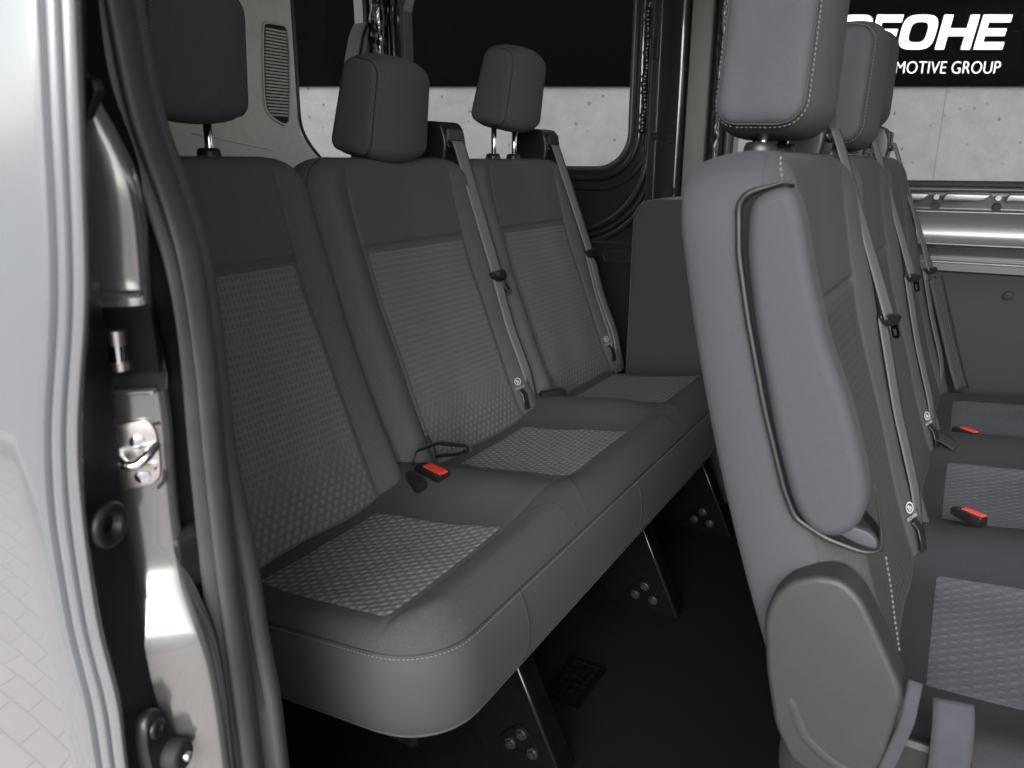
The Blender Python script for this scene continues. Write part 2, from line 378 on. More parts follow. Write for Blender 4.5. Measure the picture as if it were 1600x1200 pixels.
class Pillow:
    """padded cover: front face with rolled rim, sewn gusset, back face"""
    def __init__(s, mapf, hw, v0, v1, rad, rollr, rollh, thick, bulge=.006, bump=None, us=None, vs=None, backroll=.012, backr=.03, taper=0.):
        s.mapf, s.hw, s.v0, s.v1, s.rad, s.rollr, s.rollh, s.thick, s.bulge, s.bump = mapf, hw, v0, v1, rad, rollr, rollh, thick, bulge, bump or (lambda u, v: 0)
        s.us, s.vs, s.backroll, s.backr, s.taper = us, vs, backroll, backr, taper
    def ext(s, v):
        h = s.hw(v); out = []
        for side in (0, 1):
            rb, rt = s.rad[side], s.rad[2+side]; ins = 0
            if v < s.v0+rb: ins = rb - math.sqrt(max(0, rb*rb-(s.v0+rb-v)**2))
            if v > s.v1-rt: ins = max(ins, rt - math.sqrt(max(0, rt*rt-(v-s.v1+rt)**2)))
            out.append(h-ins)
        return -out[0], out[1]
    def dist(s, u, v):
        h = s.hw(v); side = 0 if u < 0 else 1; vc = (s.v0+s.v1)/2
        r = s.rad[side] if v < vc else s.rad[2+side]
        qx = abs(u)-(h-r); qy = abs(v-vc)-((s.v1-s.v0)/2-r)
        return -(math.hypot(max(qx, 0), max(qy, 0)) + min(max(qx, qy), 0) - r)
    def w(s, u, v):
        d = max(0, s.dist(u, v)); x = min(1, d/s.rollr)
        return -s.rollh*(1-math.sqrt(max(0, 1-(1-x)**2))) + s.bump(u, v)*sstep(d, 0, s.rollr*.8)
    def pt(s, u, v, dw=0): return s.mapf(u, v, s.w(u, v)+dw)
    def build(s, name, mats, parent, label=None):
        us = s.us or [math.sin(math.pi/2*(-1+2*i/36))*.5+.5*(-1+2*i/36) for i in range(37)]
        us = sorted(set(round(x, 5) for x in us))
        vs = s.vs or [.5-.5*math.cos(math.pi*i/36)*.55-.5*(1-2*i/36)*.45 for i in range(37)]
        vs = sorted(set(round(x, 5) for x in vs))
        A = []
        for t in vs:
            v = s.v0+(s.v1-s.v0)*t; a, b = s.ext(v)
            A.append([(a+(b-a)*(x+1)/2, v) for x in us])
        F = [[s.mapf(u, v, s.w(u, v)) for (u, v) in row] for row in A]
        B = []
        for row in A:
            br = []
            for (u, v) in row:
                d = max(0, s.dist(u, v)); x = min(1, d/s.backr)
                br.append(s.mapf(u*(1-s.taper), s.v0+(v-s.v0)*(1-s.taper*.4), -s.rollh-s.thick-s.backroll*math.sqrt(max(0, 1-(1-x)**2))))
            B.append(br)
        nr, nc = len(A), len(us)
        loop = [(0, j) for j in range(nc)] + [(i, nc-1) for i in range(1, nr)] + [(nr-1, j) for j in range(nc-2, -1, -1)] + [(i, 0) for i in range(nr-2, 0, -1)]
        q = [A[i][j] for i, j in loop]; n = len(q); nrm = []
        for k in range(n):
            (x0, y0), (x1, y1) = q[(k-2) % n], q[(k+2) % n]; l = math.hypot(x1-x0, y1-y0) or 1
            nrm.append(((y1-y0)/l, -(x1-x0)/l))
        rings = []
        K = 9
        for k in range(K+1):
            t = k/K; o = s.bulge*math.sin(math.pi*t)**.6
            if k == 0: o = -.0012
            tp = 1-s.taper*t
            rings.append([s.mapf((q[i][0]+nrm[i][0]*o)*tp, s.v0+(q[i][1]+nrm[i][1]*o-s.v0)*(1-s.taper*.4*t), -s.rollh-s.thick*t) for i in range(n)])
        s.loop, s.nrm, s.loop_q = rings[0], nrm, q
        m = MB(); m.grid(F, mi=0); m.grid(rings, mi=1, close=True); m.grid(B, flip=True, mi=1)
        return m.build(name, mats, parent, label=label)
    def seam_path(s, lo, hi, dn=.0, dw=.0):
        """points along the front seam for loop fractions lo..hi"""
        n = len(s.loop_q); a, b = int(lo*n), int(hi*n); out = []
        for k in range(a, b+1):
            i = k % n; (u, v), (nx, ny) = s.loop_q[i], s.nrm[i]
            out.append(s.mapf(u+nx*dn, v+ny*dn, -s.rollh+dw))
        return out
    def patch(s, poly_u, va, vb, nu=26, nv=40, dw=.0009, v_is_up=True):
        """grid on the face between u limits poly_u(v)"""
        rows, uvs = [], []
        for i in range(nv+1):
            v = va+(vb-va)*i/nv; a, b = poly_u(v); r_, ur = [], []
            for j in range(nu+1):
                u = a+(b-a)*j/nu
                e = min(j, nu-j, i, nv-i)
                r_.append(s.mapf(u, v, s.w(u, v)+(dw if e > 0 else -.0008))); ur.append((u, v-va))
            rows.append(r_); uvs.append(ur)
        return rows, uvs

def gauss(x, s): return math.exp(-(x/s)**2)

# ------------------------------------------------------------------ ground, wall and sign outside
ground = MB().box((-60, -60, -1.35), (60, 60, -1.05)).build('ground', PAVE, None, smooth=False)
tagit(ground, 'pale stone paving the van stands on', kind='structure')
ASPH = mat('added_asphalt', (.275, .28, .29), .85, nscale=25, namt=.25)
added_road = MB().box((-60, -60, -1.20), (60, -2.55, -1.046)).build('added_road', ASPH, None, smooth=False)  # added to put a grey zone into the door paint's reflection
tagit(added_road, 'grey surface added beyond the paving to be mirrored in the door', kind='structure')
added_kerb = MB().box((-60, -2.55, -1.20), (60, -2.43, -1.0), .02).build('added_kerb', mat('added_kerb_stone', (.55, .54, .53), .8, nscale=12, namt=.1), None, smooth=False)  # added pale line for the door paint's reflection
tagit(added_kerb, 'pale strip added beyond the paving to be mirrored in the door', kind='structure')
wallc = CAM + hd*5.0
def WP(lat, dep, z): return Vector((wallc.x, wallc.y, 0)) + right*lat + hd*dep + Vector((0, 0, z))
def wbox(mb, l0, l1, d0, d1, z0, z1, ch=.004):
    t = MB().box((l0, d0, z0), (l1, d1, z1), ch)
    mb.add([WP(*p) for p in t.v], t.f); return mb
cw = thing('concrete_wall', WP(0, 0, -1.05), 'pale grey cast concrete wall with small pits seen through the van windows', 'wall')
for l0, l1 in ((-9.2, -4.6), (-4.6, 2.71), (2.71, 8.4)):
    wbox(MB(), l0+.0008, l1-.0008, 0, .25, -1.05, 3.2, .002).build('concrete_panel', CONC, cw, smooth=False)
sg = thing('fascia_sign', WP(0, 0, .958), 'long matt black board with white lettering along the top of the concrete wall', 'sign')
wbox(MB(), -9, 8.2, -.03, -.002, .958, 3.1, .002).build('board', SIGNBLK, sg, smooth=False)
def letter(polys, name, l0, z0, sx, sz, shear, parent):
    mb = MB()
    for outer, inner in polys:
        f = lambda p: (l0 + p[0]*sx + p[1]*sz*shear, z0 + p[1]*sz)
        o = [f(p) for p in outer]; n = len(o)
        if inner is None:
            V = [WP(a, -.030, z) for a, z in o] + [WP(a, -.036, z) for a, z in o]
            mb.add(V, [tuple(range(n, 2*n))] + [(i, (i+1) % n, n+(i+1) % n, n+i) for i in range(n)])
        else:
            q = [f(p) for p in inner]
            V = [WP(a, -.036, z) for a, z in o] + [WP(a, -.036, z) for a, z in q] + [WP(a, -.030, z) for a, z in o] + [WP(a, -.030, z) for a, z in q]
            F = []
            for i in range(n):
                j = (i+1) % n
                F += [(i, j, n+j, n+i), (i, 2*n+i, 2*n+j, j), (n+i, n+j, 3*n+j, 3*n+i)]
            mb.add(V, F)
    return mb.build(name, WHITE, parent, smooth=False)
def bar(x0, y0, x1, y1): return ([(x0, y0), (x1, y0), (x1, y1), (x0, y1)], None)
def sel(cx, cy, rx, ry, p, n=40):
    return [(cx+rx*math.copysign(abs(math.cos(2*math.pi*i/n))**(2/p), math.cos(2*math.pi*i/n)), cy+ry*math.copysign(abs(math.sin(2*math.pi*i/n))**(2/p), math.sin(2*math.pi*i/n))) for i in range(n)]
GL = {
 'D': [(sel(.5, .5, .5, .5, 4), sel(.48, .5, .27, .28, 4))],
 'F': [bar(0, 0, .25, 1), bar(.25, .79, 1, 1), bar(.25, .38, .92, .59)],
 'E': [bar(0, 0, .25, 1), bar(.25, .79, 1, 1), bar(.25, .395, .94, .605), bar(.25, 0, 1, .21)],
 'O': [(sel(.5, .5, .5, .5, 3.4), sel(.5, .5, .26, .30, 3.2))],
 'H': [bar(0, 0, .25, 1), bar(.75, 0, 1, 1), bar(.25, .39, .75, .61)],
}
zt, zb_ = 1.358, 1.166; HT = zt-zb_
for ch, l0, wd in (('D', 1.956, .204), ('F', 2.176, .157), ('O', 2.345, .212), ('H', 2.581, .212), ('E', 2.817, .173)):
    letter(GL[ch], 'letter', l0, zb_, wd, HT, .15, sg)
tcu = bpy.data.curves.new('lettering', 'FONT'); tcu.body = 'AUTOMOTIVE GROUP'; tcu.size = .1; tcu.offset = -.0022; tcu.extrude = .002; tcu.resolution_u = 4
to = bpy.data.objects.new('lettering_tmp', tcu); COL.objects.link(to)
bpy.context.view_layer.update()
dg = bpy.context.evaluated_depsgraph_get(); tm = bpy.data.meshes.new_from_object(to.evaluated_get(dg))
xs = [v.co.x for v in tm.vertices]; ys = [v.co.y for v in tm.vertices]
x0, x1, y0, y1 = min(xs), max(xs), min(ys), max(ys)
TL0, TL1, TZ0, TZ1 = 2.10, 2.998, 1.030, 1.098
mb = MB(); mb.add([WP(TL0+(v.co.x-x0)/(x1-x0)*(TL1-TL0), -.034-v.co.z, TZ0+(v.co.y-y0)/(y1-y0)*(TZ1-TZ0)) for v in tm.vertices], [tuple(p.vertices) for p in tm.polygons])
mb.build('lettering', WHITE, sg, smooth=False)
bpy.data.objects.remove(to); bpy.data.meshes.remove(tm)

# ------------------------------------------------------------------ the van
FZ = -.36
van = thing('van', (.4, .45, FZ), 'dark metallic passenger van seen through its open side door, two seat rows inside', 'van')
# floor
fl = MB().box((-1.04, -.34, FZ-.05), (2.4, 1.36, FZ)).build('floor', CARPET, van, smooth=False)
gv = MB()                                             # square air grille let into the floor
gx0, gx1, gy0, gy1 = .208, .276, .262, .385
def gbox(lo, hi, ch=.0015): gv.box(lo, hi, ch)
gbox((gx0, gy0, FZ), (gx0+.009, gy1, FZ+.006)); gbox((gx1-.009, gy0, FZ), (gx1, gy1, FZ+.006))
gbox((gx0+.009, gy0, FZ), (gx1-.009, gy0+.009, FZ+.0055)); gbox((gx0+.009, gy1-.009, FZ), (gx1-.009, gy1, FZ+.0055))
for i in range(1, 4): x = gx0+.009+(gx1-gx0-.018)*i/4; gbox((x-.0022, gy0+.009, FZ), (x+.0022, gy1-.009, FZ+.0045), .0006)
for j in range(1, 6): y = gy0+.009+(gy1-gy0-.018)*j/6; gbox((gx0+.009, y-.0022, FZ), (gx1-.009, y+.0022, FZ+.004), .0006)
gv.build('floor_grille', LEGM, fl, smooth=False)
# roof and unseen walls
MB().box((-1.06, -.42, 1.12), (2.4, 1.42, 1.2), .02).build('roof', HEADL, van, smooth=False)
MB().box((-1.06, -.372, FZ-.02), (.16, -.31, 1.12)).build('side_wall', HARDB, van, smooth=False)
nw = MB(); nw.box((1.6, -.40, FZ-.25), (2.4, -.33, .45)); nw.box((1.6, -.40, 1.0), (2.4, -.33, 1.12)); nw.box((1.6, -.40, .45), (1.68, -.33, 1.0)); nw.box((.2, -.40, FZ-.28), (1.6, -.34, FZ-.01))
nw.build('front_side_wall', BLKPAINT, van, smooth=False)
fwm = MB(); fwm.box((2.4, -.42, FZ-.25), (2.46, 1.42, .80)); fwm.box((1.85, -.33, FZ), (1.88, 1.36, .62), .01); fwm.box((2.4, -.42, 1.02), (2.46, 1.42, 1.2)); fwm.build('added_bulkhead', BLKPAINT, van, smooth=False)  # front wall raised and partition added, out of view, to cut light from ahead
MB().box((2.41, -.40, .42), (2.415, 1.4, 1.02)).build('windscreen', GLASS, van, smooth=False)

# far side wall: plates with rounded window openings
FY = 1.36
def rrect(x0, x1, z0, z1, r, n=12):
    out = []
    for cx, cz, a0 in ((x1-r, z0+r, -90), (x1-r, z1-r, 0), (x0+r, z1-r, 90), (x0+r, z0+r, 180)):
        for k in range(n+1):
            a = R(a0+90*k/n); out.append((cx+r*math.cos(a), cz+r*math.sin(a)))
    return out
def plate(mb, X0, X1, Z0, Z1, hole, y0, y1):
    n = len(hole); cx = sum(p[0] for p in hole)/n; cz = sum(p[1] for p in hole)/n
    outer = []
    for (x, z) in hole:
        dx, dz = x-cx, z-cz
        t = min(((X1-cx)/dx if dx > 0 else (X0-cx)/dx) if abs(dx) > 1e-9 else 1e9, ((Z1-cz)/dz if dz > 0 else (Z0-cz)/dz) if abs(dz) > 1e-9 else 1e9)
        outer.append((cx+dx*t, cz+dz*t))
    for qx in (X0, X1):
        for qz in (Z0, Z1):
            i = min(range(n), key=lambda k: abs(math.remainder(math.atan2(qz-cz, qx-cx)-math.atan2(hole[k][1]-cz, hole[k][0]-cx), 2*math.pi)))
            outer[i] = (qx, qz)
    V = [(x, y0, z) for x, z in outer] + [(x, y0, z) for x, z in hole] + [(x, y1, z) for x, z in hole] + [(x, y1, z) for x, z in outer]
    F = []
    for i in range(n):
        j = (i+1) % n
        F += [(i, j, n+j, n+i), (n+i, n+j, 2*n+j, 2*n+i), (2*n+i, 2*n+j, 3*n+j, 3*n+i)]
    mb.add(V, F)
W1 = rrect(-.895, -.118, .487, 1.04, .095); W2 = rrect(.165, 1.62, .455, 1.04, .06)
sp = MB(); plate(sp, -1.04, -.05, FZ, 1.12, W1, FY, FY+.05); plate(sp, .10, 2.4, .43, 1.12, W2, FY, FY+.05)
sp.box((-.05, FY, FZ), (.10, FY+.05, 1.12)); sp.box((.10, FY+.02, FZ), (2.4, FY+.05, .43))
side = sp.build('side_panel', BLKPAINT, van, smooth=False)
MB().prism(rrect(-.905, -.108, .477, 1.05, .1), 'y', FY+.051, FY+.055).build('window_pane', GLASS, side, smooth=False)
MB().prism(rrect(.155, 1.63, .445, 1.05, .07), 'y', FY+.051, FY+.055).build('window_pane', GLASS, side, smooth=False)
def loop3(l, y): return [(x, y, z) for x, z in l]
MB().tube(loop3(W1, FY-.002), .007, 10, closed=True).build('window_seal', RUBBER, side)
MB().tube(loop3(rrect(-.93, -.092, .462, 1.07, .12), FY-.004), .010, 10, closed=True).build('pressed_rib', BLKPAINT, side)
MB().tube(loop3(rrect(-.95, -.062, .432, 1.09, .14), FY-.002), .006, 10, closed=True).build('pressed_rib', BLKPAINT, side)
for o_, rr in ((0, .009), (.020, .006), (.036, .009)):
    MB().tube(loop3(rrect(-.98, -.062+o_, .315-o_, 1.1, .215+o_*.8, 18), FY-.012), rr, 10, closed=True).build('pressed_rib', BLKPAINT, side)
# crinkled loom beside the window
random.seed(4)
loom = smooth_path([(-.078+random.uniform(-.004, .004), FY-.014+random.uniform(-.003, .003), .58+.02*i) for i in range(26)], 120, 1)
MB().tube(loom, [.0075+.0022*math.sin(i*1.35)+.001*random.random() for i in range(120)], 8).build('cable_sleeve', BLKPAINT, side)
# lower dark panel, rail and opening
lo = MB(); lo.box((-1.0, FY-.03, -.36), (.0, FY-.002, .288), .006); lo.build('lower_lining', BLKPAINT, side, smooth=False)
MB().prism(rrect(-.17, -.085, .232, .268, .014, 6), 'y', FY-.034, FY-.026).build('moulded_recess', BLKPL, side, smooth=False)
MB().tube(loop3(rrect(-.172, -.083, .230, .270, .016, 6), FY-.034), .0022, 8, closed=True).build('recess_rim', BLKPAINT, side)
# C pillar: extruded pressing
prof = [(-.058, 1.358), (-.0565, 1.3305), (-.053, 1.3280), (-.037, 1.3272), (-.0345, 1.3255), (-.033, 1.332), (-.031, 1.3255), (-.028, 1.324), (.024, 1.318), (.030, 1.319), (.0345, 1.323), (.037, 1.335), (.039, 1.356)]
zz = [.20, .3, .40, .5, .65, .8, .95, 1.12]
pil = MB().grid([[(x, y, z) for z in zz] for x, y in prof]).build('door_pillar', BLKPAINT, side, angle=40)
MB().tube([(-.0335, 1.3285, z) for z in zz], .0009, 6).build('pillar_seam', CHROME if False else GREYSHEET, pil)
MB().grid([[(x, y, z) for z in zz] for x, y in [(.0385, 1.356), (.040, 1.340), (.044, 1.335), (.085, 1.337), (.094, 1.343), (.097, 1.359)]]).build('pillar_trim', GREENGREY, side, angle=40)
MB().grid([[(x, y, z) for z in zz] for x, y in [(.0975, 1.359), (.099, 1.345), (.104, 1.352), (.110, 1.34), (.118, 1.346), (.128, 1.338), (.139, 1.343), (.141, 1.359)]]).build('loom_channel', BLKPAINT, side, angle=60)
random.seed(9)
MB().tube(smooth_path([(.128+random.uniform(-.006, .006), 1.333, .5+.022*i) for i in range(28)], 120, 1), [.004+.0016*math.sin(i*.9)+.0012*random.random() for i in range(120)], 8).build('wiring_loom', GREYSHEET, side)
MB().tube([(.151, 1.352, .44+.004*i) for i in range(160)], [.0085+.0013*math.cos(i*math.pi) for i in range(160)], 10).build('window_seal', RUBBER, side)
plug = MB().tube([(-.038+.0, 1.3275, .571), (-.038, 1.3215, .571)], [.0115, .009], 18); pg = plug.build('plug', BLKPAINT, pil, angle=50)
pg2 = MB().tube([(.013, 1.3205, .562), (.013, 1.3135, .562)], [.014, .011], 18).build('plug', BLKPAINT, pil, angle=50)
MB().tube([(.018, 1.32, .43), (.018, 1.313, .43)], [.014, .011], 18).build('plug', BLKPAINT, pil, angle=50)
MB().prism(rrect(-.052, -.040, .757, .812, .0058, 6), 'y', 1.3225, 1.331).build('slot_cover', BLKPAINT, pil, smooth=False)

# right part of far side: pressed door inner with ledges, lines and lining, extruded along X
XR0, XR1 = .142, 1.75
def ext(profile, m_, name, parent=side, x0=XR0, x1=XR1, n=14, ang=35):
    xs_ = [x0+(x1-x0)*i/n for i in range(n+1)]
    return MB().grid([[(x, y, z) for x in xs_] for y, z in profile]).build(name, m_, parent, angle=ang)
ext([(1.362, .4635), (1.350, .4625), (1.345, .459), (1.344, .452), (1.347, .4505)], HARDB, 'window_ledge')
MB().tube([(XR0+.0036*i, 1.344, .4445) for i in range(int((XR1-XR0)/.0036))], [.0062+.0011*math.cos(i*math.pi) for i in range(int((XR1-XR0)/.0036))], 8).build('ribbed_seal', RUBBER, side)
ext([(1.347, .4385), (1.372, .436), (1.374, .402), (1.352, .400)], BLKPAINT, 'rail_recess')
k = 0
x = .17
while x < 1.7:                                     # pressed steps along the rail
    poly = [(x, .418), (x+.012, .4195), (x+.078, .4185), (x+.092, .4255), (x+.098, .4355), (x+.004, .4365)]
    MB().prism(closed_smooth(poly, 40, 1), 'y', 1.346, 1.370, .004).build('pressed_step', GREYSHEET, side, angle=50)
    MB().tube([(x+.109, 1.362, .427), (x+.109, 1.350, .427)], [.0075, .006], 12).build('rail_bolt', GREYSHEET, side, angle=50)
    MB().tube([(x+.109, 1.36, .407), (x+.109, 1.349, .407)], [.009, .008], 14).build('rail_button', HARDB, side, angle=50)
    x += .121
ext([(1.356, .4015), (1.342, .4000), (1.3365, .3965), (1.3365, .3945), (1.340, .3925), (1.346, .388), (1.350, .350), (1.346, .331), (1.339, .3265), (1.3355, .3245), (1.3355, .3225), (1.340, .319), (1.362, .317)], GREYSHEET, 'pressed_sheet', ang=50)
ext([(1.362, .3165), (1.372, .313), (1.374, .290), (1.362, .2875)], BLKPAINT, 'rail_channel')
ext([(1.362, .287), (1.342, .2855), (1.3385, .2835), (1.3385, .2810), (1.3425, .2785), (1.3445, .262), (1.358, .2605)], GREYSHEET, 'lower_rail', ang=50)
ext([(1.362, .2595), (1.3485, .2585), (1.346, .256), (1.340, .10), (1.332, -.05), (1.330, -.36)], HARDB, 'lower_lining', ang=50)
MB().tube([(.815, 1.346, .214), (.815, 1.339, .214), (.815, 1.337, .214)], [.0115, .0105, .006], 18).build('lining_plug', HARDB, side, angle=50)

# wheel arch box beside the rear bench
bxm = MB().prism(closed_smooth([(-.028, FZ), (.30, FZ), (.30, .416), (.02, .416), (-.010, .410), (-.024, .392)], 110, 2), 'y', 1.16, 1.352, .014).build('wheel_arch_cover', BOXCARP, van, angle=45)

# rear wall: beige door trim, window, corner pillar
RX = -1.0
trim_poly = [(.15, -.2), (1.30, -.2), (1.30, .44), (1.085, .468), (1.043, .512), (1.0, .548), (.972, .585), (.964, .62), (.966, .74), (.969, .93), (.974, 1.12), (.15, 1.12)]
rd = MB().prism(trim_poly, 'x', RX+.035, RX-.03, .012).build('rear_door_trim', BEIGE, van, angle=40, label='beige plastic lining of the rear door with a slotted vent')
MB().tube([(RX+.028, y, z) for y, z in smooth_path([(1.10, .46), (1.048, .512), (1.005, .55), (.978, .588), (.970, .62), (.972, .74), (.975, .93), (.980, 1.12)], 60, 3)], .005, 8).build('window_seal', RUBBER, rd)
fr_poly = closed_smooth([(.858, .86), (.942, .862), (.944, .80), (.935, .70), (.922, .608), (.905, .600), (.846, .628), (.838, .66), (.845, .76)], 60, 2)
MB().tube([(RX+.0365, y, z) for y, z in fr_poly], .0035, 8, closed=True).build('vent_rim', BEIGE, rd)
MB().prism(fr_poly, 'x', RX+.0358, RX+.030).build('vent_backing', HARDB, rd, smooth=False)
sl0 = None
for i in range(27):
    z = .628+.0083*i
    ya = np.interp(z, [.60, .63, .66, .76, .85], [.90, .852, .845, .851, .864]); yb = np.interp(z, [.60, .70, .80, .85], [.912, .926, .934, .934])
    MB().box((RX+.0362, ya, z-.0022), (RX+.0412, yb, z+.0022), .0008).build('slat', BEIGE, rd, smooth=False)
MB().tube([(RX+.0355, y, z) for y, z in closed_smooth(rrect(.553, .575, .595, .617, .006, 4), 28, 1)], .0018, 6, closed=True).build('clip_cover', BEIGE, rd)
MB().tube([(RX+.0355, .60, .573), (RX+.0355, .86, .535)], .0022, 6).build('moulding_line', BEIGE, rd)
MB().box((RX-.03, .40, .5), (RX+.05, .535, 1.1), .012).build('door_post', BLKPAINT, van, angle=30)
MB().box((RX-.02, .97, .44), (RX-.016, 1.28, 1.1)).build('window_pane', GLASS, rd, smooth=False)
rp = MB(); rp.box((RX-.03, 1.283, FZ), (RX+.02, 1.352, 1.1), .008); rpo = rp.build('corner_pillar', BLKPAINT, van, angle=30)
MB().box((RX+.021, 1.300, .55), (RX+.035, 1.335, 1.1), .004).build('pillar_cover', BLKPAINT, rpo, smooth=False)
random.seed(12)
for yb, rr, mt in ((1.292, .011, BLKPAINT), (1.318, .006, CHROME), (1.347, .009, BLKPL), (1.332, .005, GREYSHEET)):
    MB().tube(smooth_path([(RX+.045+random.uniform(-.006, .006), yb+random.uniform(-.006, .006), .55+.03*i) for i in range(18)], 90, 2), [rr*(1+.25*math.sin(i*.8)) for i in range(90)], 8).build('wiring_loom', mt, rpo)
MB().prism(closed_smooth([(1.20, .70), (1.285, .70), (1.285, .93), (1.25, .88), (1.222, .80)], 40, 2), 'x', RX+.04, RX-.02, .01).build('hinge_cover', BLKPL, rpo, angle=40)
rw = MB(); rw.box((RX-.05, -.4, FZ), (RX-.031, 1.41, .44)); rw.box((RX-.05, -.4, 1.06), (RX-.031, 1.41, 1.12)); rw.box((RX-.05, -.31, .44), (RX-.031, .95, 1.06)); rw.build('rear_wall', BLKPAINT, van, smooth=False)

# ------------------------------------------------------------------ slid-open door, door post and seal on the near side
ZA = [(0.298, 0.579), (0.292, 0.551), (0.285, 0.52), (0.278, 0.487), (0.27, 0.452), (0.259, 0.415), (0.241, 0.373), (0.229, 0.346), (0.224, 0.328), (0.212, 0.281), (0.21, 0.232), (0.208, 0.181), (0.216, 0.131), (0.212, 0.071)]
ZB = [(0.321, 0.578), (0.315, 0.55), (0.309, 0.52), (0.302, 0.488), (0.295, 0.453), (0.285, 0.417), (0.268, 0.376), (0.258, 0.35), (0.252, 0.332), (0.244, 0.286), (0.24, 0.239), (0.238, 0.189), (0.248, 0.142), (0.241, 0.081)]
ZC = [(0.267, 0.59), (0.258, 0.557), (0.25, 0.522), (0.242, 0.485), (0.237, 0.446), (0.235, 0.404), (0.235, 0.361), (0.232, 0.333), (0.23, 0.315), (0.225, 0.265), (0.225, 0.214), (0.226, 0.16), (0.226, 0.103), (0.237, 0.048)]
ZD = [(0.2120, 0.598), (0.2120, 0.562), (0.2160, 0.542), (0.232, 0.515), (0.239, 0.484), (0.236, 0.443), (0.232, 0.399), (0.236, 0.354), (0.237, 0.325), (0.235, 0.305), (0.232, 0.254), (0.232, 0.2), (0.249, 0.15), (0.251, 0.092), (0.25, 0.03)]
ZE = [(0.19, 0.605), (0.187, 0.566), (0.195, 0.525), (0.214, 0.483), (0.233, 0.44), (0.239, 0.396), (0.236, 0.349), (0.233, 0.319), (0.232, 0.298), (0.229, 0.245), (0.226, 0.188), (0.226, 0.129), (0.225, 0.067), (0.224, 0.001)]
ZF = [(0.205, 0.607), (0.208, 0.567), (0.214, 0.526), (0.234, 0.483), (0.247, 0.439), (0.249, 0.394), (0.25, 0.345), (0.248, 0.315), (0.247, 0.294), (0.246, 0.241), (0.246, 0.184), (0.247, 0.125), (0.248, 0.063), (0.249, -0.004)]
ZG = [(0.169, 0.615), (0.172, 0.572), (0.178, 0.527), (0.2, 0.481), (0.214, 0.435), (0.216, 0.386), (0.217, 0.334), (0.215, 0.302), (0.215, 0.28), (0.222, 0.224), (0.229, 0.166), (0.232, 0.104), (0.240, 0.041), (0.241, -0.028)]
ZLEV = [.95, .85, .75, .68] + [.63-.0105*i for i in range(70)] + [-.15, -.22, -.30, -.38]
def xcurve(tb):
    z = np.array([q[1] for q in tb][::-1]); x = np.array([q[0] for q in tb][::-1])
    sl_t = (x[-1]-x[-2])/(z[-1]-z[-2]); 
    o = []
    zl = np.array(ZLEV)
    xi = np.interp(zl, z, x)
    xi = np.where(zl > z[-1], x[-1]+np.clip(sl_t, -.2, .2)*(zl-z[-1]), xi)
    for _ in range(5):
        e = xi.copy(); e[5:-5] = (xi[4:-6]+2*xi[5:-5]+xi[6:-4])/4; xi = e
    return xi
XA, XB, XC, XD, XE, XF, XG = (xcurve(t) for t in (ZA, ZB, ZC, ZD, ZE, ZF, ZG))
NZ = len(ZLEV)
def strip(cols, name, m_, parent, ang=None):
    """cols: list of (x array, y array or value) -> lofted sheet"""
    rows = [[(float(x[i]), float(y[i]) if hasattr(y, '__len__') else y, ZLEV[i]) for i in range(NZ)] for x, y in cols]
    return MB().grid(rows).build(name, m_, parent, angle=ang)
lerp = lambda a, b, t: a+(b-a)*t
dcols = [(np.full(NZ, -1.0), -.437), (np.full(NZ, -.6), -.452), (np.full(NZ, -.25), -.4535), (XA-.25, -.4500), (XA-.14, -.4475), (XA-.07, -.4450), (XA-.03, -.4430), (XA-.008, -.4415), (XA-.001, -.4395),
         (lerp(XA, XB, .06), -.4290), (lerp(XA, XB, .15), -.4285), (lerp(XA, XB, .20), -.4385), (lerp(XA, XB, .26), -.4402), (lerp(XA, XB, .42), -.4404), (lerp(XA, XB, .55), -.4395), (lerp(XA, XB, .60), -.4325), (lerp(XA, XB, .66), -.4320), (lerp(XA, XB, .72), -.4385), (lerp(XA, XB, .85), -.4385), (lerp(XA, XB, .96), -.4365), (XB, -.4330), (XB-.004, -.4300)]
door = strip(dcols, 'sliding_door', PAINT, van, ang=None)
tagit(door, 'slid open side door with glossy grey paint')
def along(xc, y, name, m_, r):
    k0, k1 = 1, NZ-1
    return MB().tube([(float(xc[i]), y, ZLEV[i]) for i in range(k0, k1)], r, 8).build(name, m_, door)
SHADELINE = mat('shade_line_grey', (.055, .058, .066), .5)  # dark grey tubes stand in for the shadow gaps on the door lip
along(lerp(XA, XB, .07), -.4372, 'shade_line', SHADELINE, .0040)
along(lerp(XA, XB, .63), -.4378, 'shade_line', SHADELINE, .0021)
ecols = [(XB-.004, -.4298), (lerp(XB-.004, XC, .15), -.4270), (lerp(XB-.004, XC, .5), -.4140), (lerp(XB-.004, XC, .92), -.3985), (XC, -.3955), (XC-.004, -.3935), (XC-.06, -.394), (np.full(NZ, -.9), -.397)]
edge = strip(ecols, 'door_edge', EDGEBLK, door, ang=50)
# rubber buffer cup and roller arm on the door edge
bz, bx, by = .265, .207, -.4035
def ring_disc(c, nrm, rs, n=22):
    c = Vector(c); nrm = Vector(nrm).normalized(); a = nrm.cross(Vector((0, 0, 1))).normalized(); b = nrm.cross(a)
    return [[tuple(c+nrm*h+(a*math.cos(2*math.pi*k/n)+b*math.sin(2*math.pi*k/n))*r) for k in range(n)] for r, h in rs]
nd = (.90, .30, 0)
bx = float(np.interp(bz, ZLEV[::-1], lerp(XB-.004, XC, .52)[::-1])); by = -.4135
MB().grid(ring_disc((bx, by, bz), nd, [(.0165, -.001), (.0165, .003), (.0145, .0055), (.0095, .006), (.0075, .004), (.006, -.001), (.0001, -.0015)]), close=True).build('buffer_cup', BLKPL, edge)
hx = float(np.interp(.10, ZLEV[::-1], lerp(XB-.004, XC, .62)[::-1])); hy = -.410
arm = MB()
